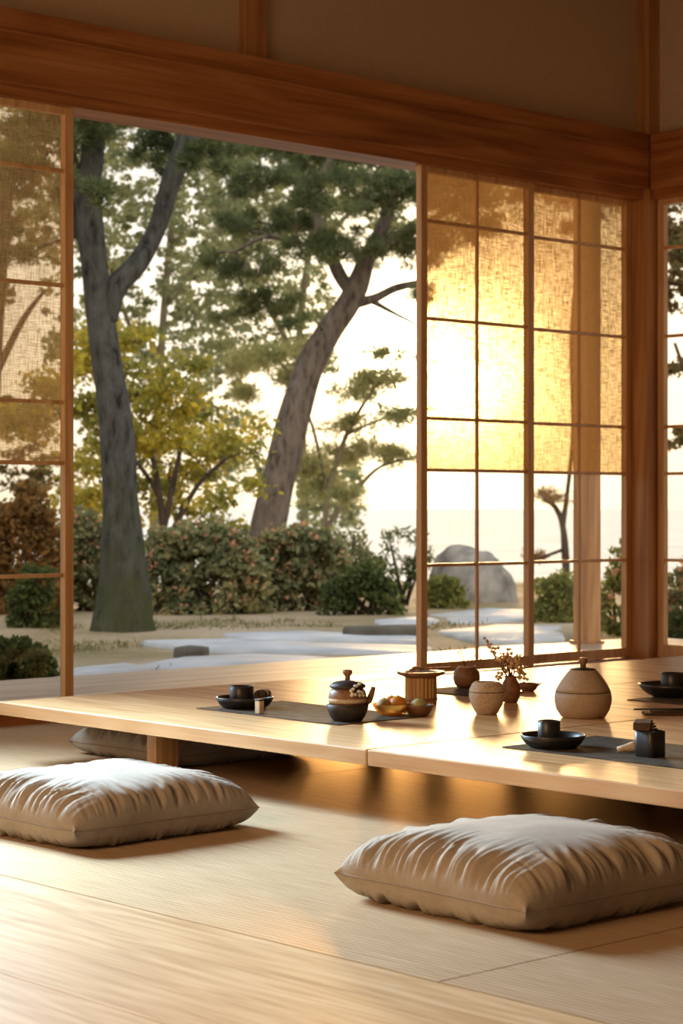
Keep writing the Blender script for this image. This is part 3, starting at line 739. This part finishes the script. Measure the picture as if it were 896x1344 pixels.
ld = MB().lathe(c, [(R_*0.44,R_*1.675),(R_*0.46,R_*1.69),(R_*0.30,R_*1.73),(R_*0.1,R_*1.76),(0,R_*1.76)], 44).build('lid', M['dark'], o)
MB().lathe(c, [(R_*0.11,R_*1.74),(R_*0.10,R_*1.85),(R_*0.14,R_*1.93),(R_*0.15,R_*2.02),(R_*0.12,R_*2.08),(0,R_*2.09)], 24).build('knob', M['knob'], ld)

# place 6: saucer + round cup, square cup with cloth, whisk
p = tz(728, 985); c = Vector((p.x, p.y, TZ+MZ)) + FV*0.05
saucer(c, 0.064, 0.090, 0.036, 'dark shallow saucer on the front placemat of the right table, before the big lidded pot')
cup(c + FV*0.008 - RV*0.010 + Vector((0,0,0.006)), 0.031, 0.064, 'small dark round cup standing in the saucer before the big lidded pot')
p = tz(855, 996); c = Vector((p.x, p.y, TZ+MZ)) + FV*0.03
cup(c, 0.031, 0.066, 'black square cup with a folded cloth laid on top', None, 9)
o = thing('folded_cloth', c + Vector((0,0,0.066)), 'brown folded cloth lying on the black square cup', 'cloth')
q = c + Vector((0,0,0.0685)) - RV*0.012
for i in range(4):
    MB().obox(q + Vector((0,0,0.003+0.0062*i)) - RV*0.002*i, math.radians(20+4*i), 0.034-0.002*i, 0.023, 0.0028, 0.05*(i-1.5)).build('fold', M['cloth'], o, 0.002)
p = tz(826, 990); c = Vector((p.x, p.y, TZ+MZ)) + FV*0.02
o = thing('tea_brush', c, 'small pale brush lying left of the black square cup', 'brush')
b0, b1 = c + RV*0.022 + Vector((0,0,0.016)), c - RV*0.03 + Vector((0,0,0.008))
MB().tube([b0, b0.lerp(b1,0.3), b0.lerp(b1,0.65), b1], [0.016,0.013,0.009,0.007], 14).build('bristles', M['pale'], o)
MB().tube([b0, b0 + RV*0.012], [0.011,0.009], 12).build('handle', M['knob'], o)
# place 7: far right saucer and cup, folded cloth
p = tz(886, 917); c = Vector((p.x, p.y, TZ+MZ)) + FV*0.06
saucer(c, 0.075, 0.118, 0.045, 'dark shallow saucer cut by the right edge, behind the folded brown cloth')
cup(c + RV*0.005 + FV*0.01 + Vector((0,0,0.006)), 0.044, 0.072, 'small dark round cup in the saucer at the right edge')
p = tz(885, 938); c = Vector((p.x, p.y, TZ+0.001))
o = thing('folded_napkin', c, 'flat folded brown napkin with dark chopsticks at the right edge', 'napkin')
MB().obox(c + Vector((0,0,0.004)), math.radians(-40), 0.10, 0.032, 0.004).obox(c + Vector((0,0,0.0105)) + RV*0.01, math.radians(-38), 0.085, 0.026, 0.0025).build('cloth', M['cloth'], o, 0.003)
for s in (-1, 1):
    a = math.radians(-42 + 2*s); dv = Vector((math.cos(a), math.sin(a), 0)); sd = Vector((-math.sin(a), math.cos(a), 0))
    MB().tube([c - dv*0.13 + sd*0.006*s + Vector((0,0,0.0165)), c + dv*0.12 + sd*0.006*s + Vector((0,0,0.0165))], [0.0022, 0.0036], 8).build('chopstick', M['dark'], o)

# ------------------------------------------------------------------ garden
GZ = -0.15
def gz(x, y):
    return GZ + 0.03*noise.noise(Vector((x*0.5, y*0.5, 0)))
# land: rows perpendicular to the view axis, ends in an uneven shoreline
nx, ny = 120, 90
V, Fq = [], []
for j in range(ny+1):
    for i in range(nx+1):
        lat = -60 + 110*i/nx
        shore = 27.5 + 2.5*noise.noise(Vector((lat*0.14, 3.1, 0)))
        if lat < -6: shore += (-6-lat)*0.9
        d = 8.0 + (shore+2-8.0)*(j/ny)
        P_ = Vector((CT,ST,0))*d + RV*lat
        z = gz(P_.x, P_.y) - max(0.0, (d-shore))*0.65
        V.append((P_.x, P_.y, z))
for j in range(ny):
    for i in range(nx):
        a = j*(nx+1)+i; Fq.append((a, a+1, a+nx+2, a+nx+1))
# keep only the land beyond the veranda edge
keep = [f for f in Fq if all(V[i][1] > 7.86 or V[i][0] > 9.7 for i in f)]
keep += [f for f in Fq if f not in set(keep) and any(V[i][1] > 7.86 or V[i][0] > 9.7 for i in f)]
struct(MB().add(V, keep, True).build('ground', M['ground']), 'sandy mossy garden ground outside', 'ground')
sv = [tuple(FV*d + RV*l + Vector((0,0,-0.75))) for d, l in ((26,-900),(26,900),(6000,4000),(6000,-4000))]
struct(MB().add(sv, [(0,1,2,3)]).build('sea', M['sea']), 'calm sea up to the horizon, its glitter painted into the colour', 'sea')

SLABS = []
def on_slab(x, y):
    for q in SLABS:
        c = False
        for i in range(len(q)):
            (x0, y0), (x1, y1) = q[i-1], q[i]
            if (y0 > y) != (y1 > y) and x < (x1-x0)*(y-y0)/(y1-y0)+x0: c = not c
        if c: return True
    return False
def slab(pts, label, mat='slab', h=0.05, z=-0.125):
    q = [on_z(x, y, z) for x, y in pts]
    cen = sum(q, Vector())/len(q)
    c_ = (sum(x for x, y in pts)/len(pts), sum(y for x, y in pts)/len(pts))
    SLABS.append([(c_[0]+(x-c_[0])*1.12, c_[1]+(y-c_[1])*1.3+2) for x, y in pts])
    out = []
    n = len(q)
    for i in range(n):
        a, b = q[i], q[(i+1)%n]
        for k in range(5):
            pt = a.lerp(b, k/5)
            w = noise.noise(Vector((pt.x*1.7, pt.y*1.7, 4.2)))*0.14
            out.append(pt + (pt-cen).normalized()*w)
    m_ = len(out)
    vs = [(p_.x, p_.y, z-h-0.06) for p_ in out] + [(p_.x, p_.y, z-0.025) for p_ in out] + [tuple(cen.lerp(p_, 0.96)[:2])+(z,) for p_ in out] + [(cen.x, cen.y, z+0.012)]
    fs = []
    for r in (0,1):
        for i in range(m_): fs.append((r*m_+i, r*m_+(i+1)%m_, (r+1)*m_+(i+1)%m_, (r+1)*m_+i))
    for i in range(m_): fs.append((2*m_+i, 2*m_+(i+1)%m_, 3*m_))
    o = MB().add(vs, fs, True).build('paving_stone', M[mat])
    return tag(o, label, 'stone', 'flat garden stones')
slab([(290,831),(400,827),(562,835),(562,843),(430,840),(320,837)], 'flat grey stone farthest back in the opening, below the hedge')
slab([(190,840),(300,837),(420,843),(564,847),(564,859),(400,857),(290,853),(240,847)], 'longest flat grey stone across the middle of the opening')
slab([(186,872),(235,861),(330,857),(490,863),(480,875),(300,885)], 'flat grey stone nearest the veranda in the middle of the opening')
slab([(60,892),(95,877),(165,869),(200,876),(130,890)], 'flat grey stone nearest the veranda by the left screen')
slab([(488,813),(545,809),(566,810),(562,818),(500,819)], 'small flat stone right of the round green shrub')
slab([(570,806),(640,797),(690,800),(690,813),(600,815)], 'flat stone before the boulder, seen through the glass')
slab([(580,827),(650,819),(735,821),(740,838),(630,842)], 'second flat stone from the boulder, seen through the glass')
slab([(604,861),(630,849),(720,845),(725,862),(610,872)], 'flat stone nearest the veranda, seen through the glass')
slab([(232,850),(250,847),(276,849),(272,852),(242,853)], 'small dark rock wedged between two long flat stones', 'darkrock', 0.04, -0.085)
slab([(455,822),(560,819),(560,822),(480,824)], 'low brown rock beside the small flat stone', 'darkrock', 0.04, -0.06)

def rock(px0, px1, pyt, pyb, label):
    d = (H-GZ)*F/(pyb-CY)
    c = world((px0+px1)/2, pyb, d); w = (px1-px0)/2*d/F; hh = (pyb-pyt)*d/F
    nu, nv = 48, 24
    vs, fs = [], []
    for j in range(nv+1):
        b = math.pi/2*j/nv
        for i in range(nu):
            a = 2*math.pi*i/nu
            dr = Vector((math.cos(a)*math.cos(b)**0.7, math.sin(a)*math.cos(b)**0.7, math.sin(b)))
            k = 1 + 0.13*noise.noise(dr*1.6+Vector((2,1,5))) + 0.06*noise.noise(dr*4.1)
            pp = c + RV*dr.x*w*k + FV*dr.y*w*0.7*k + Vector((0,0,dr.z*hh*k*(1-0.22*dr.x)-0.04))
            vs.append(pp)
    for j in range(nv):
        for i in range(nu): fs.append((j*nu+i, j*nu+(i+1)%nu, (j+1)*nu+(i+1)%nu, (j+1)*nu+i))
    o = MB().add(vs, fs, True).build('boulder', M['rock'])
    return tag(o, label, 'boulder')
rock(561, 682, 716, 788, 'big rounded grey boulder by the sea, seen through the glass')

# ---- foliage
def leaves(cl, per_m2, size, asp=0.5, tuft=0, flat=1.0):
    """cl: list of (centre, rx, ry, rz, count). returns quads. tuft>0: groups of thin needles"""
    VV, FF, o = [], [], 0
    for (c, rx, ry, rz, n) in cl:
        d = rng.normal(size=(n,3)); d /= np.linalg.norm(d, axis=1)[:,None]
        r = rng.random(n)**0.45
        P_ = np.array(c) + d*r[:,None]*np.array([rx,ry,rz])
        if tuft:
            P_ = np.repeat(P_, tuft, axis=0)
        m = len(P_)
        a = rng.normal(size=(m,3))
        if tuft: a[:,2] += 0.6
        a /= np.linalg.norm(a, axis=1)[:,None]
        b = np.cross(a, rng.normal(size=(m,3))); b /= np.linalg.norm(b, axis=1)[:,None]
        s = size*(0.6+0.8*rng.random(m))[:,None]
        if tuft:
            q = np.stack([P_, P_+a*s*0.5+b*s*asp*0.5, P_+a*s, P_+a*s*0.5-b*s*asp*0.5], 1)
        else:
            q = np.stack([P_-a*s*0.5, P_+b*s*asp*0.5, P_+a*s*0.5, P_-b*s*asp*0.5], 1)
        VV.append(q.reshape(-1,3)); FF.append(np.arange(m*4).reshape(m,4)+o); o += m*4
    return np.concatenate(VV), np.concatenate(FF)

def clumps(region, d, n, rpx, dspread=1.0, flat=0.5, cnt=60, rvar=0.5):
    """random leaf clumps in image regions (x0,y0,x1,y1), at distance d"""
    out = []
    for (x0,y0,x1,y1) in region:
        k = n
        for _ in range(k):
            dd = d + random.uniform(-dspread, dspread)
            c = world(random.uniform(x0,x1), random.uniform(y0,y1), dd)
            r = rpx*dd/F*random.uniform(1-rvar, 1+rvar)
            out.append((c, r, r, r*flat, max(6, int(cnt*random.uniform(0.6,1.4)))))
    return out
def pads(lst, d, cnt, dens=1.0, dsp=0.8, csz=11):
    """explicit pads (px, py, rx_px, rz_px): each becomes a cloud of small clumps"""
    out = []
    for (x, y, rx, rz) in lst:
        k = max(3, int(rx*rz/95.0*dens))
        dd0 = d + random.uniform(-dsp, dsp)
        for _ in range(k):
            a = random.uniform(0, 2*math.pi); q = random.random()**0.5
            dd = dd0 + random.uniform(-0.5,0.5)*rx*d/F
            c = world(x + rx*q*math.cos(a), y + rz*q*math.sin(a), dd)
            r = csz*dd/F*random.uniform(0.6,1.4)
            out.append((c, r*1.3, r*1.3, r*0.7, int(cnt*random.uniform(0.6,1.4))))
    return out
def limb(mb, pts, d, n=10, jit=0.18, sub=4):
    """pts: (px, py, half width px [, d offset]); smooth curve through them"""
    P_ = [(world(p_[0], p_[1], d + (p_[3] if len(p_) > 3 else 0)), p_[2]*d/F) for p_ in pts]
    Q, R = [], []
    for i in range(len(P_)-1):
        p0 = P_[max(i-1,0)][0]; p1 = P_[i][0]; p2 = P_[i+1][0]; p3 = P_[min(i+2,len(P_)-1)][0]
        for k in range(sub):
            t_ = k/sub
            Q.append(0.5*((2*p1)+(p2-p0)*t_+(2*p0-5*p1+4*p2-p3)*t_*t_+(3*p1-p0-3*p2+p3)*t_**3))
            R.append(P_[i][1]*(1-t_)+P_[i+1][1]*t_)
    Q.append(P_[-1][0]); R.append(P_[-1][1])
    mb.tube(Q, R, n, jit)
    return Q
def twigs_to(mb, skel, cl, frac, r0):
    """grow thin branches outward, each new one from the nearest point grown so far"""
    pts = list(skel)
    todo = [Vector(c[0]) for c in cl if random.random() < frac]
    todo.sort(key=lambda q: min((q-p_).length for p_ in skel))
    for cv in todo:
        s_ = min(pts, key=lambda q: (q-cv).length)
        ln = (s_-cv).length
        mid = (s_+cv)/2 + Vector((random.gauss(0,.1), random.gauss(0,.1), random.uniform(-.05,.15)))*min(1.0, ln)
        near = min((cv-p_).length for p_ in skel)
        r = r0*max(0.35, 1-near/3.0)
        mb.tube([s_, mid, cv], [r, r*0.75, r*0.4], 5)
        pts += [mid, cv]

def tree(name, label, base_px, d, limbs, cl, bmat, lmat, size, asp, tuft, twig=0.25, tr=0.02, group='garden trees', flowers=None):
    b = world(base_px[0], base_px[1], d); b.z = GZ
    t = thing(name, b, label, 'tree', group)
    mb = MB(); skel = []
    for lb in limbs: skel += limb(mb, lb, d, 14)
    twigs_to(mb, skel, cl, twig, tr)
    mb.build('trunk', bmat, t)
    V_, F_ = leaves(cl, 0, size, asp, tuft)
    np_mesh('foliage', V_, F_, lmat, t)
    return t

# pine 1, left, near
base_y = lambda d: CY + (H-GZ)/d*F
D1 = 16.4
cl = pads([(60,150,60,40),(110,250,34,26),(215,195,46,34),(170,130,80,30),(20,230,50,36),(270,205,36,26),(300,160,60,24),(5,330,36,30),(255,120,70,36),(100,170,40,24)], D1, 34, 1.0, 0.9)
tree('pine_tree', 'large grey-barked pine forking into two trunks, in the left of the opening', (160, base_y(D1)), D1,
     [[(162,838,47),(163,812,41),(164,780,36),(162,730,30),(158,655,24),(153,560,22),(140,470,20),(130,400,19),(122,330,18),(116,270,17),(122,205,15),(128,150,13),(134,90,10)],
      [(140,420,15),(152,378,15),(180,345,14,0.1),(205,300,13,0.2),(222,245,13,0.2),(240,200,14,0.2),(254,160,13,0.2),(272,100,10,0.2)],
      [(120,300,12),(104,265,9),(96,215,8),(80,150,6)],
      [(118,320,8),(100,300,7),(88,260,6)],
      [(126,160,9),(142,150,9),(150,90,7)]], cl, M['bark1'], M['pine'], 0.085, 0.10, 7, 0.35, 0.02)
# pine 2, leaning, behind the hedge
D2 = 24.0
cl = pads([(335,235,60,22),(300,200,40,18),(395,205,55,30),(440,255,55,30),(360,300,70,22),(320,345,60,20),(400,325,60,18),(295,300,26,14),(480,215,46,26),(525,255,38,30),
           (515,330,40,30),(460,320,50,20),(540,200,40,22),(370,180,70,22),(450,180,60,20),(350,400,55,16),(395,425,24,8),(300,420,30,9),(560,320,40,26),(600,250,50,26),(640,210,50,20),(545,385,26,10),(610,300,40,18)], D2, 30, 1.7, 1.2)
tree('pine_tree', 'leaning brown-barked pine with spreading dark crown, in the middle of the opening', (350, base_y(D2)), D2,
     [[(338,778,26),(350,697,24),(362,640,22),(375,590,21),(390,530,20),(405,485,18),(428,440,17),(452,405,16),(468,375,15),(482,340,11),(505,290,9),(520,235,8),(528,180,6)],
      [(462,385,9),(445,360,9),(430,325,8,0.2),(416,285,7,0.3),(420,240,6,0.3),(440,200,5,0.3)],
      [(460,398,8),(490,392,6),(520,378,5),(560,370,4)],
      [(485,335,7),(515,312,7),(545,300,6),(600,270,4)],
      [(430,325,5),(395,320,4),(350,310,3),(310,330,2)],
      [(490,396,4),(515,410,2.5),(545,425,1.5)]], cl, M['bark2'], M['pine2'], 0.105, 0.11, 6, 0.4, 0.022)
# yellow-green maple behind pine 1
D3 = 21.5
cl = pads([(130,470,40,26),(175,500,40,26),(225,520,46,26),(120,540,40,28),(205,570,50,28),(270,580,40,22),(310,595,30,14),(105,610,30,22),(240,630,46,22),(285,655,22,12),(190,640,40,18),(125,660,30,20),(330,560,22,10),(60,520,40,30),(30,560,40,30),(260,540,40,14),(160,590,50,30),(150,440,50,16),(230,480,40,14),(100,660,40,24),(230,670,40,14),(330,640,20,10),(290,690,30,10)], D3, 30, 2.2, 2.0, 19)
tree('maple_tree', 'small yellow-green maple with thin dark stems behind the forked pine', (215, base_y(D3)), D3,
     [[(216,770,5),(214,700,5),(208,640,4),(196,590,3),(170,540,2.5)],[(214,700,4),(226,640,4),(236,590,3),(240,530,2)],[(216,720,4),(240,670,4),(265,630,3),(300,600,2)],[(208,650,3),(190,620,3),(150,570,2)],[(214,740,3),(170,690,3),(130,630,2)]],
     cl, M['stem'], M['maple'], 0.075, 0.6, 0, 0.25, 0.012)
# hazy trees farther back
D4 = 32.5
cl = clumps([(-60,140,330,330)], D4, 520, 14, 2, 0.6, 26) + clumps([(60,330,330,480)], D4, 210, 14, 2, 0.55, 22)
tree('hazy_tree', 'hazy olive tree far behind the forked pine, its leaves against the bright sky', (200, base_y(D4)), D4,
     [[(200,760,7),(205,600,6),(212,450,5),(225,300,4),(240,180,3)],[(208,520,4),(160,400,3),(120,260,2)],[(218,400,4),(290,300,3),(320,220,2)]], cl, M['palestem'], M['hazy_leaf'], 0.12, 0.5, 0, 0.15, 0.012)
D4 = 38.5
cl = clumps([(230,480,345,650),(395,600,470,690)], D4, 110, 13, 2, 0.5, 24) + clumps([(270,150,560,300)], D4, 420, 13, 2, 0.6, 26) + clumps([(230,300,440,490)], D4, 330, 13, 3, 0.5, 22) + clumps([(560,170,700,290)], D4, 120, 14, 3, 0.6, 24)
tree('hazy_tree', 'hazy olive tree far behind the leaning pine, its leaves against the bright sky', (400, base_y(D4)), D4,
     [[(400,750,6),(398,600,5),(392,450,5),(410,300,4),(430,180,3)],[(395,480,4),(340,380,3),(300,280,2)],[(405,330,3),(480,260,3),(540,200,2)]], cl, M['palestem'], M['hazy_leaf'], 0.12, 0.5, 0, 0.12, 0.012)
D5 = 30.0
cl = pads([(500,505,34,12),(470,520,26,9),(520,545,30,10),(455,560,26,10),(490,590,30,9),(530,600,24,7),(440,600,22,8),(420,640,26,10),(400,610,24,10),(450,650,20,8),(510,470,22,7),(350,470,36,9),(310,480,30,9),(375,500,22,8),(330,520,20,7),(400,460,22,6)], D5, 30, 2.4, 0.8, 17)
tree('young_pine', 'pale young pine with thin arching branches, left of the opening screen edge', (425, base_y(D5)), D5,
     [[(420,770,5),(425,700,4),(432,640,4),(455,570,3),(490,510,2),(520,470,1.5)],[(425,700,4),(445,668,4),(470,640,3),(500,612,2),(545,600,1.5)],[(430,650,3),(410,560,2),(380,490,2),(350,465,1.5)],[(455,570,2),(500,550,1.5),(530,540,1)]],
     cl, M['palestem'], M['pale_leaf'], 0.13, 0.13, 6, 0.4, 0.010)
# trees seen through the screens
D6 = 22.0
cl = pads([(880,290,40,40),(930,340,50,40),(890,390,30,20),(960,250,60,50),(885,480,16,14),(905,570,26,24),(990,420,60,50)], D6, 34, 2.0, 0.8)
tree('garden_tree', 'dark tree filling the narrow window right of the corner post', (950, base_y(D6)), D6,
     [[(955,790,10),(950,650,9),(945,500,8),(930,380,6),(940,280,4)],[(948,560,5),(905,500,3),(885,450,2)],[(945,500,5),(990,420,3)]], cl, M['stem'], M['brown_leaf'], 0.09, 0.5, 0, 0.2, 0.012)
D7 = 28.0
cl = pads([(720,255,40,14),(780,270,40,14),(800,225,60,20),(690,235,30,10),(760,300,20,7),(738,655,12,6),(716,652,7,4),(704,732,8,4)], D7, 26, 1.6, 0.8)
tree('young_pine', 'thin bare sapling with a sparse crown behind the screen next to the corner post', (742, base_y(D7)), D7,
     [[(745,790,5),(742,735,5),(738,690,4),(728,665,3),(712,655,2)],[(738,690,4),(745,640,3),(752,560,3),(750,450,3),(758,350,3),(770,270,2)],[(742,720,2.5),(715,730,2),(700,735,1.2)]], cl, M['stem'], M['rust'], 0.09, 0.12, 6, 0.5, 0.012)
# left of the left screen
D8 = 26.0
cl = pads([(20,200,50,50),(-30,300,50,60),(30,620,46,26),(60,590,30,20),(-10,560,50,40),(0,380,20,30),(30,540,50,24),(70,640,22,16)], D8, 34, 1.3, 0.8)
tree('garden_tree', 'dark green tree seen through the left screen', (-20, base_y(D8)), D8,
     [[(-20,790,14),(-15,600,12),(-5,420,10),(10,260,7),(20,160,5)],[(-10,500,6),(30,420,4),(60,380,2)]], cl, M['stem'], M['brown_leaf'], 0.09, 0.5, 0, 0.2, 0.014)

# ---- shrubs
def shrub(label, x0, x1, yt, yb, lmat, n=60, cnt=34, size=0.075, asp=0.55, rpx=17, flowers=0, depth=0.6, flat=2.4, name='shrub', group='garden shrubs'):
    d = (H-GZ)*F/(yb-CY)
    b = world((x0+x1)/2, yb, d); b.z = GZ
    t = thing(name, b, label, 'shrub', group)
    w = (x1-x0)/2; h = (yb-yt)
    cl = []
    for _ in range(n):
        a = random.uniform(-1, 1); e = random.random()**0.7
        top = (1-abs(a)**flat)**0.5*(1+0.22*noise.noise(Vector((a*2.7+x0, 0.5, 1.0))))
        px = (x0+x1)/2 + a*w*0.95
        py = yb - h*max(0.06, e*top*0.96)
        dd = d + random.uniform(-0.2, 1)*depth*w*2*d/F*0.5*(1-abs(a)*0.5)
        r = rpx*d/F*random.uniform(0.7,1.3)
        c = world(px, py, dd); c.z = max(c.z, GZ + r*0.35)
        cl.append((c, r, r, r*0.7, int(cnt*random.uniform(0.7,1.3))))
    st = MB()
    for k in range(9):
        c = cl[k*len(cl)//9][0]; q = b + RV*random.uniform(-0.3,0.3)*w*d/F + FV*0.15
        st.tube([q, (q+c)/2 + Vector((0,0,0.05)), c], [0.018,0.013,0.006], 6)
    st.build('stems', M['stem'], t)
    V_, F_ = leaves(cl, 0, size, asp, 0); np_mesh('foliage', V_, F_, lmat, t)
    if flowers:
        fc = []
        for _ in range(flowers):
            c, rx, ry, rz, _n = random.choice(cl)
            fc.append((c - FV*rx*0.7 + Vector((0,0,rz*0.5)), rx*0.9, ry*0.5, rz*0.9, 4))
        V_, F_ = leaves(fc, 0, 0.045, 0.8, 0); o = np_mesh('blossoms', V_, F_, M['petal'], t)
        o['label'] = 'coral pink blossoms'
    return t
shrub('wide flowering shrub left of the leaning pine, behind the forked trunk', 180, 352, 684, 806, M['hedge'], 230, 40, flowers=120, flat=3.6)
shrub('wide flowering shrub below the leaning pine', 310, 460, 690, 802, M['hedge'], 230, 40, flowers=120, flat=3.6)
shrub('round dark green shrub standing alone before the sea', 425, 525, 742, 809, M['green'], 80, 46, 0.06, 0.5, 13)
shrub('loose airy shrub at the right end of the hedge, against the sea', 395, 505, 690, 790, M['hedge'], 80, 26, 0.085, 0.3, 15)
shrub('wispy dark shrub against the sea beside the opening screen edge', 490, 575, 676, 795, M['green'], 34, 24, 0.10, 0.2, 13)
shrub('shadowy shrub just left of the forked pine trunk', 70, 150, 660, 802, M['hedge'], 130, 36, flowers=40)
shrub('rust coloured shrub seen through the left screen', -40, 85, 632, 806, M['rust'], 200, 36, 0.085, 0.5, 18)
shrub('green shrub under the rust coloured one, through the left screen', 15, 80, 742, 826, M['green'], 50, 40, 0.06, 0.5, 13)
shrub('clipped dark shrub beside the veranda, through the lowest left pane', -45, 72, 836, 893, M['green'], 130, 60, 0.036, 0.6, 12)
shrub('low bright shrub in front of the boulder', 556, 612, 758, 797, M['lgreen'], 50, 36, 0.06, 0.5, 10)
shrub('leafy green shrub left of the veranda post', 698, 762, 748, 818, M['lgreen'], 80, 40, 0.055, 0.5, 12)
shrub('taller shrub between veranda post and corner post', 786, 850, 700, 835, M['lgreen'], 70, 30, 0.055, 0.45, 12, flowers=20)
shrub('pale flowering shrub in the narrow right window', 858, 960, 735, 850, M['hedge'], 80, 34, 0.055, 0.5, 14, flowers=60)
shrub('low dark shrub at the foot of the narrow right window', 868, 940, 800, 868, M['green'], 60, 40, 0.045, 0.5, 12)

# grass tufts around trunk and stones
gb = []
V_, F_ = [], []
cl = []
for _ in range(700):
    px = random.uniform(60, 700); py = random.uniform(812, 880)
    p_ = on_z(px, py, GZ)
    if p_.y < 8.2 or on_slab(px, py): continue
    if noise.noise(Vector((p_.x*0.6, p_.y*0.6, 9))) < -0.02: continue
    cl.append((Vector((p_.x, p_.y, GZ+0.0)), 0.16, 0.16, 0.015, 26))
V_, F_ = leaves(cl, 0, 0.045, 0.14, 1)
gt = thing('grass', (10, 13, GZ), 'short dry grass on the garden ground', 'grass'); 
C.objects.unlink(gt); bpy.data.objects.remove(gt)
go = np_mesh('grass', V_, F_, M['grass'], None)
tag(go, 'short dry grass on the garden ground between the stones', 'grass', None, 'stuff')

# ------------------------------------------------------------------ sky and light
w = bpy.data.worlds.new('sky'); scene.world = w; w.use_nodes = True
nt = w.node_tree; nt.nodes.clear()
out = nt.nodes.new('ShaderNodeOutputWorld'); bg = nt.nodes.new('ShaderNodeBackground')
tc = nt.nodes.new('ShaderNodeTexCoord')
nrm = N(nt, 'VectorMath', operation='NORMALIZE'); L(nt, tc.outputs['Generated'], nrm.inputs[0])
dt = N(nt, 'VectorMath', operation='DOT_PRODUCT'); L(nt, nrm.outputs[0], dt.inputs[0]); dt.inputs[1].default_value = SUN
def lobe(power, color, strength):
    mx = N(nt, 'Math', operation='MAXIMUM'); L(nt, dt.outputs['Value'], mx.inputs[0]); mx.inputs[1].default_value = 0.0
    pw = N(nt, 'Math', operation='POWER'); L(nt, mx.outputs[0], pw.inputs[0]); pw.inputs[1].default_value = power
    vm = N(nt, 'VectorMath', operation='SCALE'); vm.inputs[0].default_value = tuple(c*strength for c in color); L(nt, pw.outputs[0], vm.inputs['Scale'])
    return vm.outputs[0]
sp = nt.nodes.new('ShaderNodeSeparateXYZ'); L(nt, nrm.outputs[0], sp.inputs[0])
r = nt.nodes.new('ShaderNodeValToRGB'); e = r.color_ramp.elements
e[0].position = 0.0; e[0].color = (0.94, 0.80, 0.58, 1)
e[1].position = 1.0; e[1].color = (0.42, 0.56, 0.78, 1)
k = e.new(0.10); k.color = (0.92, 0.86, 0.75, 1)
k = e.new(0.35); k.color = (0.66, 0.72, 0.78, 1)
L(nt, sp.outputs[2], r.inputs[0])
acc = r.outputs[0]
for pw_, col_, st_ in ((5, (1.0,0.90,0.72), 0.18), (60, (1.0,0.80,0.46), 0.25), (260, (1.0,0.70,0.29), 1.7), (1900, (1.0,0.84,0.52), 16.0)):
    ad = N(nt, 'VectorMath', operation='ADD'); L(nt, acc, ad.inputs[0]); L(nt, lobe(pw_, col_, st_), ad.inputs[1]); acc = ad.outputs[0]
L(nt, acc, bg.inputs[0]); bg.inputs[1].default_value = 1.0
L(nt, bg.outputs[0], out.inputs[0])

def lamp(kind, name, loc, direction, energy, color, **kw):
    d = bpy.data.lights.new(name, kind); d.energy = energy; d.color = color
    for a, b in kw.items(): setattr(d, a, b)
    o = bpy.data.objects.new(name, d); C.objects.link(o); o.location = loc
    o.rotation_euler = Vector(direction).to_track_quat('-Z', 'Y').to_euler()
    return o
sd = Vector((SUN.x, SUN.y, 0)).normalized(); el = math.radians(5.0)
sdir = -(sd*math.cos(el) + Vector((0,0,math.sin(el))))
lamp('SUN', 'low_sun', (20, 20, 8), sdir, 4.0, (1.0, 0.62, 0.27), angle=math.radians(9))
lamp('SUN', 'garden_fill', (-5, -5, 12), (FV.x*0.75-0.2, FV.y*0.75+0.1, -0.75), 2.2, (1.0, 0.95, 0.86), angle=math.radians(90))  # added soft fill from behind the camera to brighten the garden
# added area lamps: cool fill at the unseen left bay, warm fill inside the room
lamp('AREA', 'bay_fill', (3.25, 7.0, 1.55), (-0.24, -1.0, -0.50), 116, (0.58, 0.81, 1.0), shape='RECTANGLE', size=1.1, size_y=1.2, spread=math.radians(75))
lamp('AREA', 'room_fill', (-1.8, 3.0, 2.6), (1.0, 0.05, -0.78), 78, (1.0, 0.63, 0.34), shape='RECTANGLE', size=2.6, size_y=1.6, spread=math.radians(130))

# ------------------------------------------------------------------ camera
cd = bpy.data.cameras.new('camera'); cam = bpy.data.objects.new('camera', cd); C.objects.link(cam)
cam.location = (0, 0, H)
cam.rotation_euler = Vector((CT, ST, 0)).to_track_quat('-Z', 'Y').to_euler()
cd.sensor_fit = 'HORIZONTAL'; cd.sensor_width = 36.0; cd.lens = F/896*36
cd.shift_y = -(672-CY)/896
cd.clip_end = 10000
cd.dof.use_dof = True; cd.dof.focus_distance = 5.6; cd.dof.aperture_fstop = 10.0
scene.camera = cam
scene.view_settings.view_transform = 'Standard'
scene.view_settings.look = 'None'
scene.view_settings.exposure = 0.14
scene.cycles.use_denoising = True
scene.cycles.max_bounces = 8
scene.cycles.transparent_max_bounces = 24
scene.cycles.sample_clamp_indirect = 8.0
scene.cycles.caustics_reflective = False; scene.cycles.caustics_refractive = False
